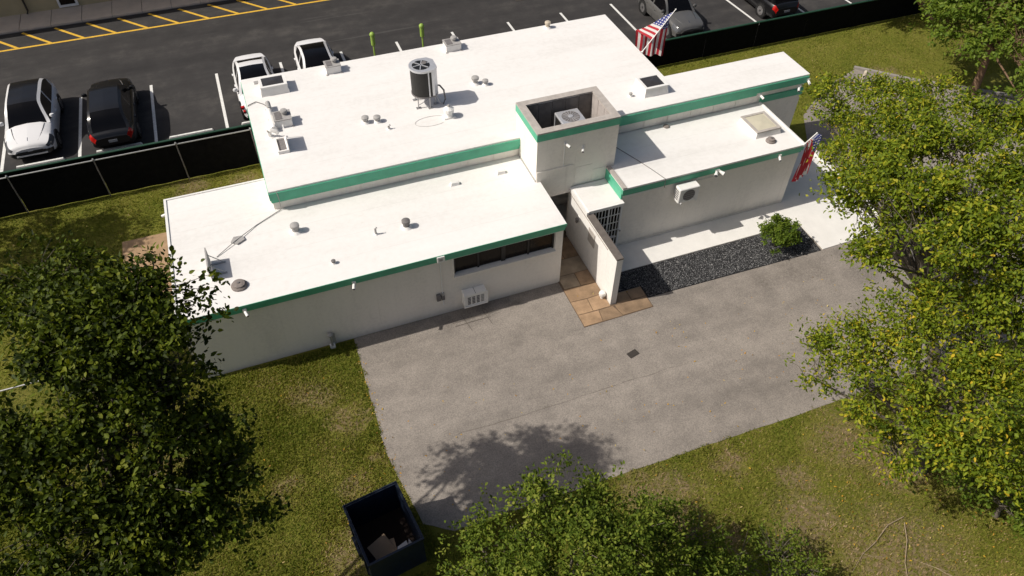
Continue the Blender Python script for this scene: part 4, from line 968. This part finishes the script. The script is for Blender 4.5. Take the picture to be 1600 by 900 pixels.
# ================================================================ VEGETATION
def unit(a): return a / np.maximum(1e-6, np.linalg.norm(a, axis=1))[:, None]
def leaves(P, D_, m, ln, wd_, spread, rg, tint_c, tint_s, up=.8, special=0.0):
    n = len(P) * m
    P = np.repeat(P, m, 0); D_ = np.repeat(D_, m, 0)
    ctr = P - D_ * rg.random((n, 1)) * spread * 1.6 + rg.normal(0, spread * .55, (n, 3))
    ax = unit(D_ * .7 + rg.normal(0, .75, (n, 3)) + np.array([0, 0, -.15]))
    nr = np.array([0, 0, up]) + D_ * .45 + rg.normal(0, .6, (n, 3))
    nr = unit(nr - ax * (nr * ax).sum(1)[:, None]); sd = np.cross(ax, nr)
    L = (ln * rg.uniform(.45, 1.3, n))[:, None]; W_ = (wd_ * rg.uniform(.7, 1.2, n))[:, None]
    W2_ = W_ / 2
    V = np.stack([ctr, ctr + ax * L * .30 + sd * W2_ * .92 + nr * L * .06, ctr + ax * L * .68 + sd * W2_ * .70 + nr * L * .03, ctr + ax * L - nr * L * .14,
                  ctr + ax * L * .68 - sd * W2_ * .70 + nr * L * .03, ctr + ax * L * .30 - sd * W2_ * .92 + nr * L * .06], 1).reshape(-1, 3)
    i = np.arange(n)[:, None] * 6
    F = np.concatenate([i + np.array([q]) for q in ([0, 1, 2], [0, 2, 3], [0, 3, 4], [0, 4, 5])], 1).reshape(-1, 3)
    cl = np.repeat(rg.normal(0, tint_s * .9, len(P) // m), m)
    t = np.clip(tint_c + cl + rg.normal(0, tint_s, n), 0, .92)
    if special: t = np.where(rg.random(n) < special, 1.0, t)
    return V, F, np.repeat(t, 4)
def lump(d, sd):
    r = np.zeros(len(d)); g = np.random.default_rng(sd)
    for k in range(7):
        f = g.normal(0, 2.6, 3); r += np.sin(d @ f + g.uniform(0, 6.28)) / 4
    return r
def tree(name, label, base, tr, clumps, mat, bark, leaf=(.13, .07), m=9, dens=95, spread=.16, seed=1, tint=(.45, .16), special=0., group=None, cat='tree', fork=.38, twigs=26, up=.8, hq=.22, sub=13, ss=1.0):
    rg = np.random.default_rng(seed); rr = random.Random(seed)
    t = thing(name, label, cat, base, group); bv = Vector(base)
    cz = max(c[2] for c in clumps); cen = Vector((sum(c[0] for c in clumps) / len(clumps), sum(c[1] for c in clumps) / len(clumps), cz * .55))
    fk = bv.lerp(cen, fork); fk.z = base[2] + (cz - base[2]) * fork * .8
    mid = bv.lerp(fk, .5) + Vector((rr.uniform(-.12, .12), rr.uniform(-.12, .12), 0))
    tk = part('trunk', MB().tube([bv - Vector((0, 0, .15)), bv + Vector((0, 0, .12)), mid, fk], [tr * 1.35, tr * 1.05, tr * .88, tr * .72], 12).smooth(), bark, t)
    tw_ = MB(); allP = []; allD = []
    for ci, c in enumerate(clumps):
        x, y, z, r = c[:4]; dn = c[4] if len(c) > 4 else 1.0
        cv = Vector((x, y, z - r * .3)); m1 = fk.lerp(cv, .45) + Vector((rr.uniform(-.3, .3), rr.uniform(-.3, .3), rr.uniform(.0, .5)))
        rad = tr * .34
        part('limb', MB().tube([fk, m1, cv], [rad, rad * .65, max(.02, rad * .3)], 7).smooth(), bark, tk)
        n = int(dens * r * r * dn)
        K = max(4, int(sub * r * r))
        d = unit(rg.normal(0, 1, (K, 3))); d[:, 2] = np.where(d[:, 2] < -.35, -d[:, 2] * .8, d[:, 2]); d = unit(d)
        rad_ = r * (.40 + .60 * rg.random(K) ** .5) * (1 + .30 * lump(d, seed * 31 + ci))
        SC = np.array([x, y, z]) + d * rad_[:, None] * np.array([1, 1, .8])
        wk = rg.uniform(.4, 1.5, K); pick = rg.choice(K, n, p=wk / wk.sum())
        sr = (.20 + .13 * rg.random(K))[pick][:, None] * min(1.25, .55 + .5 * r) * ss
        off = rg.normal(0, 1, (n, 3)) * sr * np.array([1, 1, .45])
        P_ = SC[pick] + off; P_[:, 2] -= .35 * (off[:, 0] ** 2 + off[:, 1] ** 2)
        d = unit(d[pick] * .6 + unit(off) * .7)
        # holes in the crown
        hole = lump(P_ * .55, seed * 7 + 3) + lump(P_ * 1.3, seed * 5 + 1) * .6
        keep = hole > np.quantile(hole, hq)
        P_, d = P_[keep], d[keep]
        allP.append(P_); allD.append(d)
        for q in range(min(len(P_), int(twigs * r))):
            e = Vector(P_[q]); s_ = cv + Vector((rr.uniform(-.2, .2), rr.uniform(-.2, .2), rr.uniform(-.1, .3))) * r
            k_ = s_.lerp(e, .5) + Vector((rr.uniform(-.1, .1), rr.uniform(-.1, .1), rr.uniform(-.05, .15))) * r
            tw_.tube([s_, k_, e], [.014, .009, .004], 3)
    tag(part('twigs', tw_, bark, t), kind='stuff')
    V, F, ti = leaves(np.concatenate(allP), np.concatenate(allD), m, leaf[0], leaf[1], spread, rg, tint[0], tint[1], up, special)
    link('crown', npmesh('crown', V - np.array(worg(t)), F, mat, ti), t)
    return t
# big dark tree on the left
LT = [(-4.8, 12.2, 8.6, 0.8), (-4.1, 11.0, 8.8, 0.8), (-4.9, 12.0, 8.2, 0.6), (-4.4, 11.7, 8.8, 0.8), (-4.6, 11.2, 8.4, 0.7), (-3.2, 11.1, 9.4, 0.9), (-4.1, 8.2, 5.2, 0.8), (-4.8, 8.1, 5.4, 0.9), (-3.2, 8.8, 5.8, 0.8), (-2.8, 10.7, 9.2, 0.8), (-2.7, 11.3, 9.6, 0.9), (-3.4, 11.8, 9.3, 0.9), (-2.6, 11.0, 9.2, 0.9), (-4.0, 11.6, 9.0, 0.95), (-3.3, 10.7, 9.0, 1), (-2.8, 10.8, 8.2, 0.9), (-2.9, 10.5, 7.5, 0.9), (-3.4, 10.3, 8.2, 1), (-3.9, 10.5, 8.6, 1), (-4.4, 10.9, 8.8, 0.8), (-3.0, 10.0, 6.8, 0.9), (-3.5, 9.6, 7.2, 1), (-2.6, 9.5, 5.8, 0.95), (-3.4, 9.1, 6.3, 1), (-2.8, 9.0, 5.3, 0.85), (-4.0, 9.0, 6.8, 1), (-4.0, 9.7, 7.6, 1), (-4.7, 9.9, 7.8, 0.9), (-5.5, 10.0, 7.8, 0.95), (-6.0, 9.6, 7.2, 1), (-5.1, 9.2, 7.2, 1), (-4.8, 8.7, 6.5, 1, 0.8), (-6.0, 8.8, 6.5, 1.1), (-4.1, 8.6, 6.1, 0.9), (-3.6, 8.7, 5.5, 0.8), (-5.5, 8.2, 6.0, 1.1, 0.9), (-5.9, 10.6, 7.8, 0.8, 0.8), (-4.6, 8.4, 5.8, 0.8, 0.7)]
LT = [(c[0] - (.12 if c[2] > 7 else 0), c[1], c[2], c[3] * (.86 if c[2] > 7 else .95)) + tuple(c[4:]) for c in LT]
tree('broadleaf_tree', 'tall dark green broadleaf tree filling the left foreground', (-5.6, 8.0, 0), .2, LT, 'leaf_dark', 'bark_grey', (.125, .085), 18, 150, .19, 11, (.45, .25), hq=.26, sub=11)
tree('broadleaf_tree', 'smaller dark tree at the left frame edge behind the low chain-link fence', (-7.6, 19.0, 0), .14,
     [(-7.6, 19.2, 4.0, 1.1), (-6.7, 18.9, 4.2, 1.0), (-8.6, 19.0, 3.8, 1.2), (-7.3, 18.6, 3.3, 1.1), (-6.2, 18.8, 3.6, .8), (-9.2, 18.8, 3.3, 1.1)], 'leaf_dark', 'bark_grey', (.15, .10), 9, 120, .17, 12, (.45, .17))
# oak at the bottom centre
CT = [(2.2, 6.8, 3.6, .95), (3.7, 7.0, 4.2, 1.1), (4.1, 6.0, 4.4, 1.1), (5.2, 6.7, 3.6, 1.0), (2.9, 5.7, 4.0, 1.1), (5.6, 5.7, 3.2, 1.1), (6.4, 5.2, 2.5, 1.0), (4.5, 5.0, 4.0, 1.1), (3.3, 4.6, 3.8, 1.1), (1.6, 6.3, 3.0, .8, .6), (1.8, 5.6, 3.2, .9), (4.6, 7.1, 3.6, .9), (3.0, 7.0, 3.9, .9), (5.0, 5.9, 4.2, 1.0), (1.2, 6.0, 2.6, .6, .5), (6.0, 6.1, 3.0, .9)]
tree('oak_tree', 'mid-green small-leaved oak crown at the bottom centre in front of the driveway', (3.6, 5.9, 0), .17, CT, 'leaf_oak', 'bark_grey', (.105, .062), 13, 190, .14, 21, (.5, .22), twigs=16, hq=.32)
tree('oak_sapling', 'dark leafy sapling between the bottom oak and the sunny lawn', (7.3, 5.9, 0), .08, [(7.3, 6.0, 1.9, .95), (7.1, 5.3, 2.0, .9), (8.0, 5.5, 1.6, .75, .7)], 'leaf_oak', 'bark_grey', (.10, .058), 10, 150, .13, 22, (.42, .17), twigs=40)
tree('oak_sapling', 'bushy bright sapling with bare twigs at the bottom edge of the lawn', (9.5, 5.0, 0), .06, [(9.6, 5.1, 1.0, .75), (9.1, 4.6, 1.1, .7), (8.6, 5.3, 1.1, .7, .5), (10.0, 4.6, .8, .7)], 'leaf_oak', 'bark_grey', (.10, .058), 10, 130, .13, 23, (.5, .18), twigs=60)
# sunny olive-green trees on the right
R1 = [(19.5, 18.4, 4.6, 0.6), (19.1, 16.5, 5.2, 0.8), (17.4, 14.8, 5.2, 0.7), (16.4, 12.6, 6.4, 0.9), (17.9, 12.5, 6.9, 1), (17.0, 12.7, 6.8, 0.9), (20.1, 18.5, 5.0, 0.6, 0.8), (21.2, 17.5, 5.2, 0.7), (18.6, 17.1, 5.5, 0.8, 0.8), (17.1, 14.0, 6.3, 1.1, 0.9), (18.9, 14.2, 6.5, 1.2), (15.7, 12.5, 6.0, 1, 0.8), (16.1, 11.3, 7.2, 1.3), (17.9, 11.5, 7.5, 1.4), (20.8, 12.5, 7.0, 1.3), (15.2, 11.2, 6.0, 1, 0.9), (15.2, 9.6, 7.3, 1.4), (16.3, 9.4, 7.8, 1.5), (17.8, 9.7, 8.0, 1.5), (14.7, 9.7, 6.0, 1, 0.9), (15.3, 11.2, 4.8, 0.7, 0.7), (14.8, 8.3, 7.0, 1.3), (16.2, 8.1, 7.0, 1.4), (16.6, 14.5, 5.2, 0.6, 0.7), (21.0, 14.9, 6.2, 1), (16.7, 8.4, 8.0, 1.5), (20.1, 12.8, 7.0, 1.2), (20.3, 17.4, 5.2, 0.8, 0.9), (21.6, 16.4, 5.4, 0.8), (16.7, 7.5, 6.5, 1.3), (15.3, 11.0, 6.8, 1.2), (17.9, 16.0, 5.2, 0.7, 0.9), (19.4, 15.5, 5.8, 0.9)]
tree('leafy_tree', 'large sunlit olive-green tree on the right overhanging the white pad and driveway', (18.4, 8.4, 0), .24, R1, 'leaf_olive', 'bark_grey', (.14, .075), 15, 105, .22, 31, (.50, .22), .006, twigs=16, hq=.36, sub=9)
R2 = [(13.4, 9.5, 3.1, 1.0, .7), (12.9, 9.0, 2.6, .85, .55), (14.2, 9.0, 4.0, 1.2, .9), (13.2, 7.6, 3.9, 1.2, .8), (15.2, 8.2, 5.0, 1.4), (14.1, 6.9, 4.9, 1.4), (13.4, 6.3, 3.9, 1.2), (15.6, 6.9, 5.4, 1.5), (14.7, 5.6, 4.9, 1.4),
      (13.0, 5.8, 3.0, .9), (13.6, 5.1, 3.8, 1.2), (14.6, 4.4, 3.8, 1.3), (16.2, 6.0, 5.2, 1.5), (16.8, 7.6, 5.2, 1.5)]
tree('leafy_tree', 'yellow-flecked olive tree at right whose branches spread low over the driveway edge', (15.6, 6.2, 0), .22, R2, 'leaf_olive', 'bark_grey', (.13, .07), 15, 110, .21, 32, (.54, .22), .022, twigs=20, hq=.36, sub=9)
tree('leafy_bush', 'bright green low bush at the right frame edge below the yellow-flecked tree', (16.6, 4.2, 0), .07, [(16.2, 4.3, 1.3, .95), (16.9, 3.9, 1.6, 1.0), (15.6, 4.9, 1.2, .8), (17.2, 4.9, 1.8, 1.1), (16.6, 3.3, 1.2, .9)], 'leaf_shrub', 'bark_grey', (.115, .075), 9, 130, .14, 33, (.6, .17), .01, cat='bush', twigs=20)
R3 = [(29.8, 21.5, 3.0, 0.9), (31.0, 19.4, 3.4, 0.9), (29.8, 17.7, 2.8, 0.7), (29.8, 22.9, 3.2, 1), (31.2, 19.9, 4.0, 1.2), (30.9, 21.6, 3.8, 1), (30.9, 23.9, 3.6, 1.2), (30.3, 22.9, 3.6, 1.1), (31.2, 22.3, 4.4, 1.4), (32.5, 23.6, 4.6, 1.5), (31.6, 24.6, 4.2, 1.3), (32.4, 21.8, 5.4, 1.6), (33.6, 22.6, 5, 1.6), (33.3, 20.7, 4.6, 1.4), (34.3, 21.5, 3.6, 1.4), (32.0, 21.0, 3.6, .9, .7), (34.5, 20.0, 3.4, 1.3), (31.2, 23.4, 5.6, 1.5), (33, 23, 6.5, 1.6)]
tree('leafy_tree', 'bright green tree with reddish-brown trunk on the lawn at the top right corner', (32.35, 21.6, 0), .19, R3, 'leaf_shrub', 'bark', (.20, .12), 8, 95, .2, 41, (.6, .17), .01, fork=.5)
tree('leafy_tree', 'tree beyond the screened fence shading the top right lawn, out of the picture above', (35.7, 28.2, 0), .22, [(30.3, 29.4, 5.4, 1.6), (31.5, 29.6, 5.6, 1.5), (29.2, 29.3, 5.0, 1.3), (32.6, 29.0, 5.0, 1.4), (33.6, 29.0, 4.6, 1.2)], 'leaf_shrub', 'bark', (.2, .12), 8, 70, .2, 42)
tree('broadleaf_tree', 'dark tree beyond the left frame edge shading the back lawn', (-13.6, 26.2, 0), .26, [(-13.2, 26.0, 6.2, 1.6), (-12.2, 26.4, 5.0, 1.4), (-11.6, 25.6, 4.4, 1.3), (-13.8, 24.8, 5.2, 1.8), (-12.6, 24.0, 4.4, 1.6), (-14.8, 26.2, 5.5, 1.8), (-11.3, 24.6, 3.6, 1.0)], 'leaf_dark', 'bark_grey', (.17, .11), 9, 90, .18, 43)
tree('round_shrub', 'dense round green shrub growing out of the black gravel bed', (17.1, 15.85, 0), .05, [(17.05, 15.85, .75, .72), (17.35, 15.7, .55, .55), (16.8, 15.75, .6, .55), (17.1, 16.05, 1.0, .45)], 'leaf_shrub', 'bark_grey', (.085, .055), 12, 420, .06, 51, (.55, .2), cat='shrub', twigs=8, hq=.1, sub=60, ss=.4)
# fallen branches on the lower right lawn
for pts, l in (([(11.7, 4.3, .03), (12.3, 4.62, .05), (12.8, 4.75, .06), (13.5, 5.05, .06), (14.1, 5.1, .04)], 'long bare fallen branch pointing left on the brown lawn under the right trees'),
               ([(12.5, 3.2, .03), (12.9, 3.5, .05), (13.2, 4.0, .06), (13.7, 4.5, .06), (14.0, 4.95, .04)], 'bare forked fallen branch across the brown lawn, pointing at the camera'),
               ([(13.5, 4.0, .03), (13.9, 3.6, .04), (14.1, 3.3, .05), (14.7, 2.8, .03)], 'short bare fallen branch at the lower right on the brown lawn')):
    t = thing('fallen_branch', l, 'branch', (pts[0][0], pts[0][1], 0), 'fallen branches on the lawn')
    part('stem', MB().tube(pts, [.004, .007, .009, .011, .012][:len(pts)], 6), 'bark_pale', t)
    p1 = pts[1]; part('side_twig', MB().tube([p1, (p1[0] + .22, p1[1] - .18, .03), (p1[0] + .5, p1[1] - .26, .02)], [.007, .005, .003], 5), 'bark_pale', t)
# grass blades, stones, litter: nobody could count them
def inpoly(x, y, poly):
    ins = np.zeros(len(x), bool); n = len(poly); j = n - 1
    for i in range(n):
        xi, yi = poly[i]; xj, yj = poly[j]
        c = ((yi > y) != (yj > y)) & (x < (xj - xi) * (y - yi) / (yj - yi + 1e-12) + xi); ins ^= c; j = i
    return ins
def vnoise(x, y, s, seed):
    g = np.random.default_rng(seed); r = np.zeros(len(x))
    for k in range(9):
        a = g.uniform(0, 6.28); f = s * g.uniform(.5, 2.2); r += np.sin((x * math.cos(a) + y * math.sin(a)) * f + g.uniform(0, 6.28) + 1.7 * np.sin((y * math.cos(a) - x * math.sin(a)) * f * .6))
    return r / 4.5
def grass():
    rg = np.random.default_rng(99); Xs = []; Ys = []
    for x0, x1, y0, y1, d in ((-11, 1.4, 7.6, 16.9, 1300), (1.2, 18, .5, 9.3, 900), (-12, -.6, 22.8, 27.8, 420), (-11, -4, 17.1, 22.8, 350), (15.4, 40, 22.7, 29.0, 260)):
        n = int((x1 - x0) * (y1 - y0) * d); Xs.append(rg.uniform(x0, x1, n)); Ys.append(rg.uniform(y0, y1, n))
    x = np.concatenate(Xs); y = np.concatenate(Ys)
    nz = .06 * vnoise(x, y, 6, 4)
    keep = ~inpoly(x + nz, y + nz, outline) & ~((x > -6.4) & (x < -3.9) & (y > 20.2) & (y < 24.8)) & ~((x > -4.05) & (x < 8.6) & (y > 16.93) & (y < 22.8)) & ~((x > 22) & (y < 21))
    keep &= ~((np.abs(x - .17) < .85) & (np.abs(y - 9.39) < 1.0))
    br = np.zeros(len(x))
    for a, b_, r in BROWN: br = np.maximum(br, np.clip(1.25 - np.hypot(x - a + .35 * vnoise(x, y, 2.2, 8), y - b_ + .35 * vnoise(x, y, 2.4, 9)) / r, 0, 1))
    keep &= rg.random(len(x)) > br * .55
    x, y, br = x[keep], y[keep], br[keep]; n = len(x)
    h = rg.uniform(.035, .085, n) * (1 + .35 * vnoise(x, y, 1.3, 5)); a = rg.uniform(0, 6.28, n); wd_ = rg.uniform(.011, .022, n); ln = rg.uniform(.02, .08, n); a2 = rg.uniform(0, 6.28, n)
    ca, sa = np.cos(a) * wd_, np.sin(a) * wd_
    V = np.stack([np.stack([x - ca, y - sa, np.zeros(n)], 1), np.stack([x + ca, y + sa, np.zeros(n)], 1), np.stack([x + ln * np.cos(a2), y + ln * np.sin(a2), h], 1)], 1).reshape(-1, 3)
    F = np.arange(3 * n).reshape(-1, 3)
    t = np.clip(.34 + .12 * vnoise(x, y, .9, 2) + .10 * vnoise(x, y, 4, 3) + .5 * br * rg.random(n) ** .5 + rg.normal(0, .17, n), 0, 1)
    tag(link('grass', npmesh('grass', V, F, 'blade', t)), 'short green and straw-coloured lawn grass around the building', 'grass', None, 'stuff')
grass()
def gravel():
    rg = np.random.default_rng(5); n = 19000
    x = rg.uniform(10.06, 18.72, n); y = rg.uniform(15.0, 16.62, n)
    poly = [(11.28, 15.20), (18.62, 15.06), (18.70, 16.6), (10.1, 16.61), (10.1, 15.8), (11.28, 15.8)]
    k = inpoly(x, y, poly); x, y = x[k], y[k]; n = len(x)
    o = np.array([[1, 0, 0], [0, 1, 0], [-1, 0, 0], [0, -1, 0], [0, 0, .8], [0, 0, -.5]], float)
    f = np.array([[0, 1, 4], [1, 2, 4], [2, 3, 4], [3, 0, 4], [1, 0, 5], [2, 1, 5], [3, 2, 5], [0, 3, 5]])
    s = rg.uniform(.010, .025, (n, 1, 3)) * np.array([1.2, 1, .7]); a = rg.uniform(0, 6.28, n)
    V = (o[None] + rg.normal(0, .18, (n, 6, 3))) * s; c, q = np.cos(a)[:, None], np.sin(a)[:, None]
    V = np.stack([V[:, :, 0] * c - V[:, :, 1] * q, V[:, :, 0] * q + V[:, :, 1] * c, V[:, :, 2]], 2) + np.stack([x, y, rg.uniform(.022, .04, n)], 1)[:, None]
    F = (f[None] + np.arange(n)[:, None, None] * 6).reshape(-1, 3)
    tag(link('gravel', npmesh('gravel', V.reshape(-1, 3), F, 'gravel_stone', np.repeat(rg.random(n) ** 1.1, 8))), 'black and grey pebble gravel in the planting bed', 'gravel', None, 'stuff')
gravel()
def litter():
    rg = np.random.default_rng(6)
    x = np.concatenate([rg.uniform(8, 17, 170), rg.uniform(12, 17, 130), rg.uniform(-3, 1.2, 50), rg.uniform(1.5, 18, 150), rg.uniform(.7, 1.1, 60), rg.uniform(8.6, 11.2, 25)])
    y = np.concatenate([rg.uniform(2, 9, 170), rg.uniform(2.5, 7.5, 130), rg.uniform(9, 16, 50), rg.uniform(9.2, 14, 150), rg.uniform(11, 16, 60), rg.uniform(14.7, 16.5, 25)])
    n = len(x); P_ = np.stack([x, y, np.where(inpoly(x, y, outline), .018, .045)], 1)
    d = unit(np.stack([rg.normal(0, 1, n), rg.normal(0, 1, n), np.zeros(n)], 1))
    V, F, t = leaves(P_, d, 1, .075, .04, .004, rg, .5, .3, 3.0)
    V[:, 2] = np.maximum(V[:, 2], .014)
    tag(link('fallen_leaves', npmesh('fallen_leaves', V, F, 'litter', np.repeat(rg.random(n), 4))), 'yellow and orange fallen leaves scattered over lawn and driveway', 'leaves', None, 'stuff')
litter()
